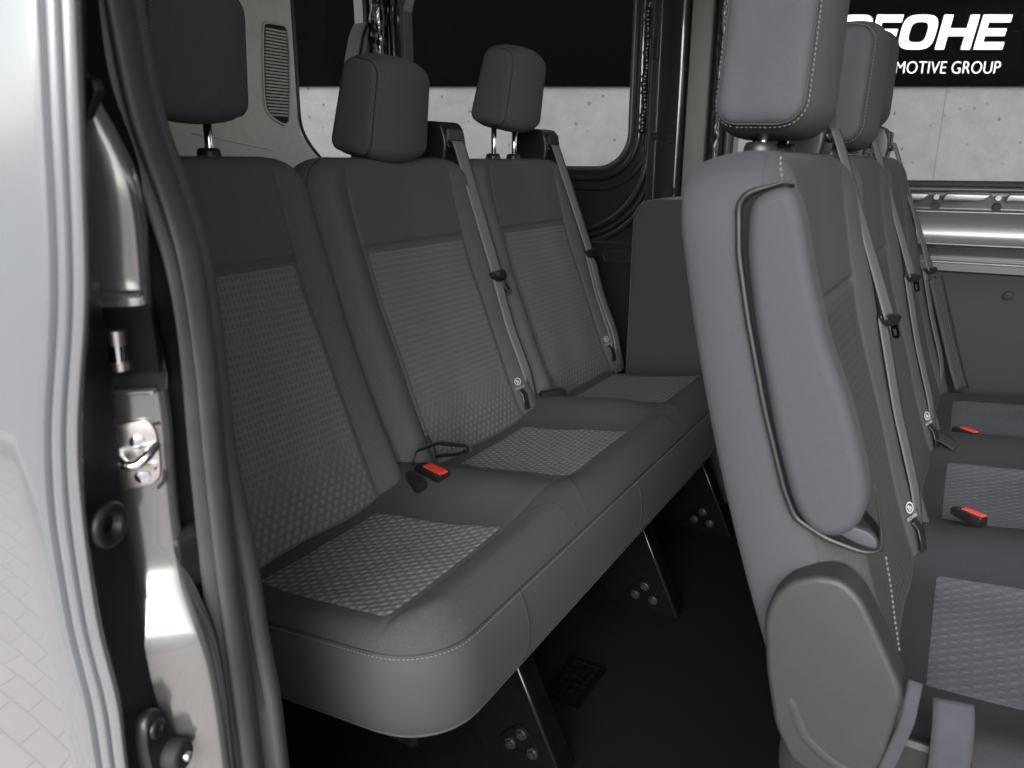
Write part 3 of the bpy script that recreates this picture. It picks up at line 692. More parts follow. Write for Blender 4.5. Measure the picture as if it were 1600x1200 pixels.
ax = Vector(nd).normalized(); tng = Vector((-.30, .90, 0)).normalized()
def AP(a, z, h): return Vector((hx, hy, .10)) + tng*a + Vector((0, 0, z)) + ax*h
op = closed_smooth([(-.010, -.06), (.022, -.06), (.019, -.03), (.013, -.006), (.007, .010), (-.002, .013), (-.010, .008), (-.013, -.012)], 40, 2)
n_ = len(op)
arm.add([AP(a, z, .000) for a, z in op] + [AP(a, z, .007) for a, z in op] + [AP(a*.9+.0002, z*.93-.001, .009) for a, z in op], [tuple(range(n_))[::-1], tuple(range(2*n_, 3*n_))] + [(i, (i+1) % n_, n_+(i+1) % n_, n_+i) for i in range(n_)] + [(n_+i, n_+(i+1) % n_, 2*n_+(i+1) % n_, 2*n_+i) for i in range(n_)])
ao = arm.build('roller_bracket', BLKPL, edge, angle=50)
MB().grid(ring_disc(AP(0, -.004, .009), nd, [(.0075, 0), (.0075, .0015), (.005, .003), (.004, .0025), (.0025, .0005), (.0001, .0005)], 16), close=True).build('bracket_bolt', BLKPL, ao)
MB().grid(ring_disc(AP(.010, -.036, .009), nd, [(.0125, 0), (.0125, .010), (.0105, .0125), (.006, .0125), (.0045, .011), (.0001, .011)], 20), close=True).build('roller', HARDB, ao)
MB().grid(ring_disc(AP(.012, -.038, .0205), nd, [(.0038, 0), (.0036, .004), (.0001, .0045)], 12), close=True).build('roller_pin', ZINC, ao)
# body door post (painted metal): relief by height
zl = np.array(ZLEV)
dep = np.zeros(NZ)
dep = np.where((zl < .417) & (zl > .402), -.005, dep)
dep = np.where((zl <= .402) & (zl > .357), .032, dep)
dep = np.where(zl <= .21, -.010*np.clip((.21-zl)/.055, 0, 1), dep)
def sm(a, k=1):
    for _ in range(k):
        e = a.copy(); e[1:-1] = (a[:-2]+2*a[1:-1]+a[2:])/4; a = e
    return a
def PL(s_, n_, i=None): return np.array([.236-.7071*s_+.7071*n_, -.361-.7071*s_-.7071*n_])
SD = XD-.236
relief = np.where((zl < .419) & (zl > .4045), .004, 0.)
relief = np.where((zl <= .4045) & (zl > .3475), -.030, relief)
relief = np.where(zl <= .212, .020*np.clip((.212-zl)/.055, 0, 1) - .010*np.clip((.150-zl)/.2, 0, 1), relief)
relief = np.where(zl >= .43, .004*np.clip((zl-.43)/.05, 0, 1)*np.clip((.60-zl)/.1, 0, 1), relief)
def pcol(sv, k, dn=0., sh=1.0):
    nn_ = relief*k+dn; s2 = sv - SD*sh
    return (.236-.7071*s2+.7071*nn_, -.361-.7071*s2-.7071*nn_)
pc = [pcol(.046, 0, -.012, 0), pcol(.0435, .3, -.003, 0), pcol(.040, 1, 0, .1), pcol(.028, 1.0, .0006, .6), pcol(.018, 1.0, .0008), pcol(.008, 1., .0004), pcol(.003, 1, -.0012), pcol(.0005, .8, -.004), pcol(-.001, .3, -.010)]
post = strip(pc, 'door_post', POSTPAINT, van, ang=60)
ca, cb_ = pcol(-.0008, .3, -.0105), pcol(.001, .3, -.022)
strip([ca, cb_, (lerp(cb_[0], XE, .5), -.336), (XE-.002, -.3375), (XE+.001, -.3365)], 'shut_channel', DARKGAP, van, ang=60)
# recess behind the ledge, stub bolt, striker: built on the slanted face (s along it, n out of it, z up)
def onface(mb):
    o = MB(); o.f, o.uv, o.mi = mb.f, mb.uv, mb.mi
    o.v = [(.236-.7071*p[0]+.7071*p[1], -.361-.7071*p[0]-.7071*p[1], p[2]) for p in mb.v]; return o
onface(MB().box((.004, -.034, .345), (.06, -.024, .41), .002)).build('latch_recess', EDGEBLK, post, smooth=False)
onface(MB().tube([(.0265, -.004, .392), (.0268, -.004, .3815)], .0072, 16)).build('guide_stub', ZINC, post, angle=50, label='pale cylindrical stub')
onface(MB().tube([(.0268, -.004, .3812), (.0272, -.004, .3700)], .0062, 16)).build('guide_stub', CHROME, post, angle=50)
onface(MB().tube([(.0268, -.004, .3698), (.0268, -.004, .3640)], .0078, 16)).build('guide_stub', ZINC, post, angle=50)
onface(MB().box((.0042, -.010, .3455), (.045, .0025, .3505), .0018)).build('ledge_strip', PAINT, post, smooth=False)
onface(MB().box((.0040, -.010, .4150), (.045, .0055, .4200), .0018)).build('ledge_strip', PAINT, post, smooth=False)
onface(MB().tube([(.045, .0012, .3228), (.0045, .0012, .3238)], .0007, 6)).build('sheet_joint', SEAM, post)
stp = closed_smooth([(.045, .2745), (.014, .2790), (.0085, .2850), (.0070, .300), (.0075, .3200), (.0120, .3285), (.045, .3255)], 60, 1)
stk = onface(MB().prism(stp, 'y', .0042, .0005, .0012)).build('striker_plate', ZINC, post, angle=50, label='bare metal striker plate with a bent loop')
for (bs_, bz_) in ((.0205, .3125), (.0205, .2865)):
    onface(MB().tube([(bs_, .004, bz_), (bs_, .0062, bz_), (bs_, .0068, bz_)], [.0056, .0052, .0025], 16)).build('striker_screw', CHROME, stk, angle=50)
onface(MB().tube(smooth_path([(.034, .003, .306), (.0325, .011, .3035), (.027, .016, .2995), (.020, .0165, .2995), (.0135, .014, .3045), (.009, .003, .309)], 30, 2), .0036, 12)).build('striker_loop', CHROME, stk)
onface(MB().box((.0095, .0042, .2915), (.0235, .011, .2948), .0012)).build('striker_lip', ZINC, stk, smooth=False)
onface(MB().tube(smooth_path([(.0125, .0012, .2745), (.0075, .0012, .279), (.0052, .0012, .287)], 16, 2), .0011, 6)).build('sheet_joint', SEAM, post)
# seal
def seal_cols():
    out = [(XE+.001, -.334), (XE, -.3385)]
    for k in range(11):
        t = k/10; out.append((lerp(XE, XF, .60*t), -.3395-.0085*math.sin(math.pi*t)**.7))
    for k in range(8):
        t = k/7; out.append((lerp(XE, XF, .63+.37*t), -.3375-.0042*math.sin(math.pi*t)**.7))
    out += [(XF+.001, -.330), (XF-.004, -.322)]
    return out
strip(seal_cols(), 'door_seal', RUBBER, van, ang=None).__setitem__('label', 'wide dark rubber seal curving down the door opening')
strip([(XF-.030, -.3190), (XF-.012, -.3130), (XG-.004, -.3045), (XG-.001, -.3025), (XG+.0005, -.299), (XG-.006, -.285), (XG-.05, -.27)], 'pillar_lining', LINING, van, ang=60)
bf = MB().prism(closed_smooth([(.200, .232), (.228, .235), (.2335, .226), (.231, .186), (.222, .176), (.202, .181), (.196, .192)], 40, 1), 'y', -.366, -.340, .004).build('rubber_buffer', BLKPL, van, angle=50)
MB().prism(closed_smooth([(.188, .206), (.202, .214), (.214, .216), (.214, .238), (.200, .240), (.186, .228)], 30, 2), 'y', -.361, -.346, .004).build('buffer_mount', BLKPL, bf, angle=50)
MB().prism(closed_smooth([(.247, .552), (.259, .549), (.260, .542), (.2435, .526), (.240, .535)], 30, 1), 'y', -.394, -.388, .0015).build('guide_block', BLKPL, van, angle=50)

# ------------------------------------------------------------------ bench seats
def make_bench(name, loc, label, sp_y, y0, curve, dxc, hwb, hrs, cush, legs, front_row):
    root = thing(name, loc, label, 'bench seat')
    b0, b1, b2 = curve
    zt_ = np.linspace(-.12, .6, 721); xt_ = b0+b1*zt_+b2*zt_**2
    arc = np.r_[0, np.cumsum(np.hypot(np.diff(zt_), np.diff(xt_)))]; arc -= np.interp(.008, zt_, arc)
    def backmap(yc):
        def f(u, v, w_):
            z = float(np.interp(v, arc, zt_)); x = b0+b1*z+b2*z*z; s_ = b1+2*b2*z; l = math.hypot(1, s_)
            return (x+w_/l, yc+u, z-w_*s_/l)
        return f
    vtop = float(np.interp(.514, zt_, arc)); vpt = float(np.interp(.361, zt_, arc)); vb = -.035
    def bbump(u, v):
        up_ = 1-.45*sstep(v, vpt-.03, vpt+.12)
        b = .019*gauss(abs(u)-.186, .026)*up_ - .004*sstep(.12-abs(u), 0, .12)
        b -= .0035*gauss(abs(u)-.1515, .0035)*sstep(v, -.02, .02)*sstep(vtop-.015-v, 0, .02)
        if abs(u) < .156: b -= .0045*gauss(v-vpt-.003, .004)
        b += .006*gauss(v-.17, .11)*sstep(.2-abs(u), 0, .06)
        b += .0022*noise.noise(Vector((u*11, v*9, y0*3+dxc*5))) + .0008*noise.noise(Vector((u*30, v*22, 5+dxc)))
        return b
    us = sorted(set([round(-1+2*i/30, 4) for i in range(31)] + [s_*k for s_ in (-1, 1) for k in [(.1515+e)/hwb for e in (-.007, -.0045, -.0025, 0, .0025, .0045, .007)]] + [s_*(1-e) for s_ in (-1, 1) for e in (.01, .025, .045, .07, .1)]))
    vr = vtop-vb
    vs = sorted(set([i/34 for i in range(35)] + [(vpt+.003-vb+e)/vr for e in (-.008, -.005, -.0025, 0, .0025, .005, .008)] + [e/vr for e in (.003, .008, .014)] + [1-e/vr for e in (.002, .005, .010, .016, .022)]))
    first = None; backs = []
    for k in range(3):
        if k == 0:
            pl = Pillow(backmap(y0), lambda v: hwb, vb, vtop, (.03, .03, .062, .062), .026, (.014 if front_row else .024), (.066 if front_row else .052), .005, bbump, us, vs, .010, .03)
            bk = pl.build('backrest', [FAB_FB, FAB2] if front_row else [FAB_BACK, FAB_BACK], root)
            hwp = .147
            rows, uvs = pl.patch(lambda v: (-hwp, hwp), -.012, vpt-.002, 30, 40)
            MB().grid(rows, uvs).build('woven_insert', PAT_FB if front_row else PAT_B, bk)
            st = MB(); n_ = len(pl.loop_q)
            # loop order: bottom edge, right side, top, left side
            fr_ = lambda a: a
            stitches(st, pl.seam_path(.50, 1.0, .0030, -.003)); stitches(st, pl.seam_path(.27, .42, .0030, -.003))
            st.build('stitching', STITCH, bk, smooth=False, kind='stuff')
            MB().tube(pl.seam_path(.22, 1.0, -.0003, .0004), .0013, 6, cap=True).build('seam_cord', SEAM, bk)
            first = bk
        else:
            bk = dup(first, root, (0, sp_y*k, 0))
        backs.append(bk)
    for k, sd_ in enumerate(((), (-1, 1), (-1, 1)) if not front_row else ((1,), (1,), ())):
        anchor_tags(pl, backmap(y0+sp_y*k), backs[k], sd_)
    if front_row:                                       # the armrest side shows only short lengths of seam
        for ch in list(first.children):
            if ch.name.split('.')[0] in ('stitching', 'seam_cord'): bpy.data.objects.remove(ch)
        MB().tube(pl.seam_path(.25, .735, -.0003, .0004), .0013, 6).build('seam_cord', SEAM, first)
    # headrests
    hb, hz, hdz = hrs; hsh = 0 if front_row else .034
    upv = Vector((.02 if front_row else .20, 0, .985)).normalized(); nv = Vector((upv.z, 0, -upv.x))
    hd0, hd1, hwid = (.042, .040, .150) if front_row else (.046, .036, .158)      # half depth low / high, width of the wrapped band
    rl = .007
    def hmap(u, v, w_):                                 # u forward, v up, w towards the door side
        y_ = (-w_ - (hwid/2 + rl))*(1-.10*v/.154)
        crown = .006*(1-(2*y_/hwid)**2) if u > 0 else .003*(1-(2*y_/hwid)**2)
        return tuple(Vector((hb-.046, y0+y_, hz)) + upv*(v + .004*(1-(2*y_/hwid)**2)*(1 if v > .077 else -1)*min(1, abs(v-.077)/.07)) + nv*(u + math.copysign(crown, u)*min(1, abs(u)/.03)))
    hp = Pillow(hmap, lambda v: lerp(hd0, hd1, min(1, max(0, v/.154))), 0, .154, (.020, .024, .024, .026), .016, rl, hwid, .010, lambda u, v: .0015*noise.noise(Vector((u*30, v*24, 3))), None, None, rl, .016, .0)
    zbase = .514
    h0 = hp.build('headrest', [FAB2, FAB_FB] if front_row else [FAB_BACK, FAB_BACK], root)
    st = MB()
    for dn_, dw_ in ((.0026, -.0030), (.0026, -hwid+.0030)): stitches(st, hp.seam_path(0, 1, dn_, dw_), .0046, .0040, .0006)
    st.build('stitching', STITCH, h0, smooth=False, kind='stuff')
    for dw_ in (.0003, -hwid-.0003): MB().tube(hp.seam_path(0, 1, .0001, dw_)[:-1], .0011, 6, closed=True).build('seam_cord', SEAM, h0)
    xb = b0+b1*.5+b2*.25-.052
    posts = []
    for s_ in (-1, 1):
        posts.append(MB().tube([(xb, y0+s_*.046, .44), (xb+.004, y0+s_*.046, hz+.03)], .0062, 14).build('post', CHROME, h0))
    cols = []
    for s_ in (-1, 1):
        cols.append(MB().tube([(xb, y0+s_*.046, zbase-.006), (xb, y0+s_*.046, zbase+.003), (xb, y0+s_*.046, zbase+.0075), (xb, y0+s_*.046, zbase+.009)], [.0180, .0165, .0150, .012], 20).build('post_collar', BLKPL, root, angle=50))
    h0.location.y += hsh; 
    for c0 in cols: c0.location.y += hsh
    for k in (1, 2):
        c = dup(h0, root, (-.027 if front_row and k == 2 else 0, sp_y*k-hsh, hdz[k]-hdz[0]))
        for c0 in cols: dup(c0, root, (0, sp_y*k-hsh, 0))
    # cushion
    cyc = y0+sp_y; chw = sp_y+cush['end']; xk, xf, zc = cush['back'], cush['front'], cush['z']
    pb, pf, wbk, wfr = cush['pb'], cush['pf'], .122 if front_row else .1145, .126
    def cmap(u, v, w_): return (v, cyc+u, zc+w_+.030*min(1, max(0, (v-pb)/(pf-pb)))*cush['tilt'])
    def cb(u, v):
        b = 0
        for e in (-.5*sp_y, .5*sp_y):
            d = u-e
            rg = .030*math.exp(-(abs(d)/.066)**2.2)
            b += rg*(1-.72*sstep(v, pf-.10, pf+.075))
        for e in (-1.5*sp_y, 1.5*sp_y): b += .016*math.exp(-((u-e)/.07)**2)
        b += .017*math.exp(-((v-(pf+.046))/.036)**2)*(1-.35*math.exp(-(min(abs(u+.5*sp_y), abs(u-.5*sp_y))/.05)**2)) - .004*gauss(v-pf-.002, .004)
        b -= .007*math.exp(-((v-(pb+.09))/.12)**2)*(1-min(1, sum(math.exp(-((u-e)/.1)**2) for e in (-.5*sp_y, .5*sp_y))))
        b += .0026*noise.noise(Vector((u*9, v*11, dxc*7+1))) + .0009*noise.noise(Vector((u*28, v*32, dxc*7+4)))
        return b
    r_ = cush['rad']
    usl = sorted(set([round(-1+2*i/110, 4) for i in range(111)] + [s_*(1-e) for s_ in (-1, 1) for e in (.004, .009, .014, .026, .033)] + [(e*.5*sp_y+d)/chw for e in (-1, 1) for d in (-.009, -.006, -.003, 0, .003, .006, .009)]))
    vsl = sorted(set([i/40 for i in range(41)] + [1-e for e in (.004, .01, .018, .04)] + [(pf+.002-xk+e)/(xf-xk) for e in (-.006, -.003, 0, .003, .006)]))
    cp = Pillow(cmap, lambda v: chw, xk, xf, (.03, .03, r_, r_), .042, .026, .114, .012, cb, usl, vsl, .004, .03, .02)
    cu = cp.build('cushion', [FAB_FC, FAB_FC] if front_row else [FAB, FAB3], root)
    st = MB(); stitches(st, cp.seam_path(.27, 1.0, .0028, -.003)); st.build('stitching', STITCH, cu, smooth=False, kind='stuff')
    MB().tube(cp.seam_path(.27, 1.0, -.0002, .0), .0010, 6).build('seam_cord', SEAM, cu)
    n = len(cp.loop_q)
    hem = [cp.mapf((q[0]+nn[0]*.002)*.98, cp.v0+(q[1]+nn[1]*.002-cp.v0)*.992, -cp.rollh-cp.thick*.985) for q, nn in zip(cp.loop_q, cp.nrm)]
    MB().tube(hem[int(.27*n):], .0020, 6).build('hem', FAB3, cu)
    for e in (-.5*sp_y-.19, -.5*sp_y+.20, .5*sp_y+.19):      # upright seams in the front skirt
        rows = []
        MB().tube([cp.mapf(e*(1-.02*t)+.006*math.sin(2.4*t), xf+.0125*math.sin(math.pi*t)**.6*1-(.02*.4*t)*(xf-xk), -cp.rollh-cp.thick*t) for t in [i/16*.98+.01 for i in range(17)]], .0010, 6).build('skirt_seam', SEAM, cu)
    for k in range(3):
        for s_ in (-1, 1):
            if (k, s_) in ((0, -1), (2, 1)): continue
            uc = (k-1)*sp_y
            q = smooth_path([(uc+s_*.128, pf-.002), (uc+s_*.150, pf+.012), (uc+s_*.180, pf+.030), (uc+s_*.200, pf+.052), (uc+s_*.206, xf-.004)], 30, 2)
            MB().tube([cp.pt(a_, b_, .0001) for a_, b_ in q], .0008, 6).build('seam_cord', SEAM, cu)
    for k in range(3):
        yy = (k-1)*sp_y + (.012 if front_row else 0)
        rows, uvs = cp.patch(lambda v: (yy-lerp(wbk, wfr, (v-pb)/(pf-pb)), yy+lerp(wbk, wfr, (v-pb)/(pf-pb))), pb, pf, 28, 30)
        uvs = [[(a-yy, b) for a, b in r2] for r2 in uvs]
        MB().grid(rows, uvs).build('woven_insert', PAT_F if front_row else PAT_S, cu)
    return dict(root=root, back=pl, bmap=backmap, cush=cp, vtop=vtop, vpt=vpt, cu=cu, first=first, bump=bbump)

def ribbon(pts, wdir, width, th, n=24, smooth_it=1):
    """flat webbing along a path; wdir: width direction (vector or list of vectors)"""
    P = [Vector(p) for p in smooth_path([tuple(p) for p in pts], n, smooth_it)]
    mb = MB(); rings = []; uvr = []; L = 0
    for i, p in enumerate(P):
        t = (P[min(i+1, n-1)]-P[max(i-1, 0)]).normalized()
        if isinstance(wdir, list):
            s_ = i/(n-1)*(len(wdir)-1); a = int(min(s_, len(wdir)-2)); wd = Vector(wdir[a]).lerp(Vector(wdir[a+1]), s_-a)
        else: wd = Vector(wdir)
        wd = (wd-t*wd.dot(t)).normalized(); nn = t.cross(wd)
        if i: L += (P[i]-P[i-1]).length
        q = [(-.5, -.5), (-.25, -.5), (0, -.5), (.25, -.5), (.5, -.5), (.5, .5), (.25, .5), (0, .5), (-.25, .5), (-.5, .5)]
        rings.append([tuple(p+wd*width*a+nn*th*b) for a, b in q]); uvr.append([(a*width, L) for a, b in q])
    mb.grid(rings, uvr, close=True)
    mb.add([Vector(v) for v in rings[0]], [tuple(range(10))[::-1]]); mb.add([Vector(v) for v in rings[-1]], [tuple(range(10))])
    return mb

tcu = bpy.data.curves.new('tag_text', 'FONT'); tcu.body = 'ISOFIX'; tcu.size = 1; tcu.resolution_u = 2
to = bpy.data.objects.new('tag_tmp', tcu); COL.objects.link(to); bpy.context.view_layer.update()
tm = bpy.data.meshes.new_from_object(to.evaluated_get(bpy.context.evaluated_depsgraph_get()))
xs = [v.co.x for v in tm.vertices]; ys = [v.co.y for v in tm.vertices]
FONT_MESH = ([((v.co.x-min(xs))/(max(xs)-min(xs)), (v.co.y-min(ys))/(max(ys)-min(ys))) for v in tm.vertices], [tuple(p.vertices) for p in tm.polygons])
bpy.data.objects.remove(to); bpy.data.meshes.remove(tm)

def anchor_tags(pl, mp, par, sides):
    # small child-seat anchor tags low at each side
    for s_ in sides:
        P3 = lambda u, v, h: mp(u, v, pl.w(u, v)+h)
        tg = MB(); c = Vector(P3(s_*.162, .062, .003)); ax_u = (Vector(P3(s_*.164+.005, .062, .003))-Vector(P3(s_*.164-.005, .062, .003))).normalized(); dn = (Vector(P3(s_*.162, .04, .003))-c).normalized(); nn = dn.cross(ax_u)
        if nn.x < 0: nn = -nn
        n = 18
        P = lambda r, a: c + ax_u*r*math.cos(a) + dn*r*math.sin(a) + nn*.0012
        tg.add([P(.0078, 2*math.pi*i/n) for i in range(n)] + [P(.0058, 2*math.pi*i/n) for i in range(n)], [(i, (i+1) % n, n+(i+1) % n, n+i) for i in range(n)])
        for q in ([(-.0035, -.0035), (.0005, -.0035), (.0005, .0015), (-.0035, .0015)], [(.001, -.001), (.0035, -.001), (.0035, .0035), (.001, .0035)], [(-.003, .0022), (.0005, .0022), (.0005, .0042), (-.003, .0042)]):
            tg.add([c+ax_u*a+dn*b+nn*.0012 for a, b in q], [(0, 1, 2, 3)])
        tg.build('anchor_tag', LABELW, par, smooth=False)
        if FONT_MESH:
            fv, ff = FONT_MESH
            MB().add([c+ax_u*(-.011+x*.022)+dn*(.0155-y*.0045)+nn*.0012 for x, y in fv], ff).build('tag_lettering', LABELW, par, smooth=False)
        lp = [c+dn*.018+nn*.002, c+dn*.03+nn*.006+ax_u*.003, c+dn*.045+nn*.007, c+dn*.060+nn*.004]
        ribbon(lp, ax_u, .012, .0012).build('anchor_loop', BLKPL, par)


def tongue(parent, c, down, side_, nrm, sc=1.0):
    c, down, side_, nrm = (Vector(q) for q in (c, down, side_, nrm)); down.normalize(); side_.normalize(); nrm.normalize(); down, side_, nrm = down*sc, side_*sc, nrm*sc
    poly = closed_smooth([(-.029, -.010), (.029, -.012), (.031, .000), (.016, .016), (-.012, .018), (-.030, .004)], 36, 2); n = len(poly)
    m = MB(); m.add([c+side_*a+down*b+nrm*.001 for a, b in poly] + [c+side_*a+down*b+nrm*.009 for a, b in poly] + [c+side_*a*.86+down*b*.8+nrm*.012 for a, b in poly],
                   [tuple(range(n))[::-1], tuple(range(2*n, 3*n))] + [(j*n+i, j*n+(i+1) % n, (j+1)*n+(i+1) % n, (j+1)*n+i) for j in (0, 1) for i in range(n)])
    t = m.build('tongue', BLKPL, parent, angle=50)
    p2 = [(-.003, .012), (.019, .012), (.019, .045), (.014, .050), (.002, .050), (-.003, .045)]; inner = [(.003, .026), (.013, .026), (.013, .042), (.012, .043), (.004, .043), (.003, .042)]
    m = MB(); V = []
    for h in (.004, .0065): V += [c+side_*a+down*b+nrm*h for a, b in p2] + [c+side_*a+down*b+nrm*h for a, b in inner]
    F = []
    for i in range(6):
        j = (i+1) % 6
        F += [(i, 6+i, 6+j, j), (12+i, 12+j, 18+j, 18+i), (i, j, 12+j, 12+i), (6+i, 18+i, 18+j, 6+j)]
    m.add(V, F).build('latch_plate', CHROME, t, smooth=False)
def belt(B, yc, u_side, slot, v_tongue, du=0.0, flip=1, twist=0.0, off=0.0, name='seat_belt'):
    """shoulder belt from the retractor slot down over the bolster to the seat"""
    root, pl, mp = B['root'], B['back'], B['bmap'](yc)
    vt = B['vtop']
    def on(u, v, h): return Vector(mp(u, v, pl.w(u, v)+h))
    nrm = Vector(on(.18, .25, .05))-Vector(on(.18, .25, 0))
    pe = on(u_side+du, v_tongue, .013+off); pts = [slot, slot+Vector((.006, 0, -.012))] + [(slot+Vector((.006, 0, -.012))).lerp(pe, t) for t in (.3, .6, 1)]
    wd0 = Vector((twist*.6, 1, 0)); wd1 = Vector((.0+twist, 1, .0)).normalized()
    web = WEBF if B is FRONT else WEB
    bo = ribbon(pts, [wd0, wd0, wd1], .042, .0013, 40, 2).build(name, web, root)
    for k, (hh, dd) in enumerate(((.004, -.008), (.010, .008))):
        low = [on(u_side+du+dd*.4, v_tongue+.004, hh+.003), on(u_side+du*.8+dd, v_tongue*.6, hh), on(u_side+dd, v_tongue*.25, hh), on(u_side+dd, -.03, hh+.004)]
        ribbon(low, Vector((twist, 1, 0)), .034, .0013, 30, 2).build('lower_strap', web, bo)
    dn = on(u_side, v_tongue-.05, 0)-on(u_side, v_tongue+.02, 0)
    tongue(bo, on(u_side+du, v_tongue, .010+off), dn+Vector((0, .03, 0)), Vector((.62, .78, 0)) if B is FRONT else Vector((0, 1, 0)), Vector((.78, -.62, .1)) if B is FRONT else nrm, .62 if B is FRONT else .9)
    return bo
def retractor(root, y, x, z, parent=None):
    """moulded belt outlet standing on the shoulder of the backrest"""
    poly = closed_smooth([(-.085, -.06), (-.005, -.06), (.004, -.03), (.010, .0), (.004, .030), (-.006, .046), (-.060, .050), (-.080, .040)], 48, 2)
    P = [(x+a, z+b) for a, b in poly]
    o = MB().prism(P, 'y', y-.036, y+.036, .006).build('belt_outlet', BLKPL, root, angle=40)
    m = MB().box((x-.002, y-.028, z+.008), (x+.0105, y+.028, z+.034), .003); o2 = m.build('outlet_hood', BLKPL, o, smooth=False)
    MB().tube([(x+.0085, y-.030, z+.004), (x+.0115, y-.026, z-.004), (x+.0115, y+.026, z-.004), (x+.0085, y+.030, z+.004)], .003, 8).build('outlet_lip', BLKPL, o)
    return o
def buckle(root, p, d, side_, s=1.0, red=True):
    """belt buckle: tapered black body with a red press button on top"""
    p, d, side_ = Vector(p), Vector(d).normalized(), Vector(side_).normalized(); nn = d.cross(side_)
    if nn.z < 0: nn = -nn
    m = MB(); rings = []
    for t, w_, h in ((0, .010, .008), (.012, .0115, .010), (.045, .013, .012), (.066, .013, .012), (.070, .0115, .0105)):
        c = p+d*t*s; a, b = w_*s, h*s; k = .0025*s
        rings.append([c+side_*sx+nn*sy for sx, sy in ((-a+k, -b), (a-k, -b), (a, -b+k), (a, b-k), (a-k, b), (-a+k, b), (-a, b-k), (-a, -b+k))])
    m.grid(rings, close=True); m.add(rings[0], [tuple(range(8))[::-1]]); m.add(rings[-1], [tuple(range(8))])
    o = m.build('buckle', BLKPL, root, angle=40)
    if red:
        c = p+d*.047*s+nn*.0122*s
        q = MB(); V = []
        for h, e in ((0, 1), (.0022*s, 1), (.003*s, .85)):
            V += [c+side_*a*e*s+d*b*e*s+nn*h for a, b in ((-.0075, -.024), (.0075, -.024), (.0075, .0225), (-.0075, .0225))]
        q.add(V, [(8, 9, 10, 11)] + [(j*4+i, j*4+(i+1) % 4, (j+1)*4+(i+1) % 4, (j+1)*4+i) for j in (0, 1) for i in range(4)]).build('press_button', RED, o, smooth=False, label='red press button')
    return o

REAR = make_bench('rear_bench_seat', (-.05, .45, FZ), 'dark grey three-place rear bench with woven inserts, facing right, further from the open door', .45, 0.0,
    (-.0217, -.493, .29), 0.0, .2215, (-.196, .572, (.0, -.052, .016)),
    dict(end=.152, back=-.10, front=.297, z=-.004, pb=.0, pf=.225, tilt=.85, rad=.085), None, False)
FRONT = make_bench('front_bench_seat', (.70, .63, FZ), 'dark grey three-place front bench with an armrest on its near side, seen from beside', .43, .20,
    (.712, -.41, .24), .745, .212, (.563, .539, (.0, -.006, .042)),
    dict(end=.205, back=.63, front=1.045, z=-.004, pb=.737, pf=.965, tilt=.85, rad=.09), None, True)

# belts
rb = REAR['root']
retractor(rb, .655, -.222, .536); retractor(rb, 1.085, -.222, .536)
belt(REAR, .45, .205, Vector((-.2085, .655, .545)), .285, .0)
belt(REAR, .90, .190, Vector((-.2085, 1.085, .545)), .285, .0)
fb = FRONT['root']
for yy, dv in ((.415, .0), (.845, .0), (1.255, .0)): retractor(fb, yy, .532, .534)
belt(FRONT, .20, .196, Vector((.5455, .415, .545)), .31, .0, twist=.2, off=.006)
belt(FRONT, .63, .196, Vector((.5455, .845, .545)), .31, .0, twist=.2, off=.006)
belt(FRONT, 1.06, .190, Vector((.5455, 1.255, .545)), .27, .0, twist=.2, off=.006)
# buckles and loose straps
b1 = buckle(rb, (.002, .224, .026), (.93, -.33, .02), (.33, .93, .1), 1.02); b1['label'] = 'black buckle with a red button'
b2 = buckle(rb, (.004, .196, .026), (.82, -.5, -.08), (.5, .82, 0), .72, red=False)
ribbon([(-.02, .225, .02), (-.012, .235, .050), (.012, .262, .060), (.046, .292, .052), (.050, .298, .042), (.03, .285, .036), (.006, .262, .036)], (.55, -.5, .6), .022, .0014, 44).build('loose_strap', WEBD, rb)
buckle(rb, (-.015, .665, .030), (.7, .7, .0), (-.7, .7, 0), .8, red=False)
b3 = buckle(fb, (.752, .492, .026), (.82, -.57, .02), (.57, .82, 0), .64); b3['label'] = 'black buckle with a red button'
b4 = buckle(fb, (.745, .880, .026), (.78, -.62, .02), (.62, .78, 0), .64); b4['label'] = 'black buckle with a red button'
ribbon([(.690, .83, .07), (.705, .82, .035), (.735, .80, .028), (.752, .795, .020)], (0, 1, .1), .04, .0013, 24).build('loose_strap', WEBD, fb)
ribbon([(.668, 1.262, .255), (.70, 1.272, .16), (.738, 1.272, .05), (.757, 1.268, .004)], (.75, .6, .0), .034, .0013, 30).build('lower_strap', WEBD, fb)

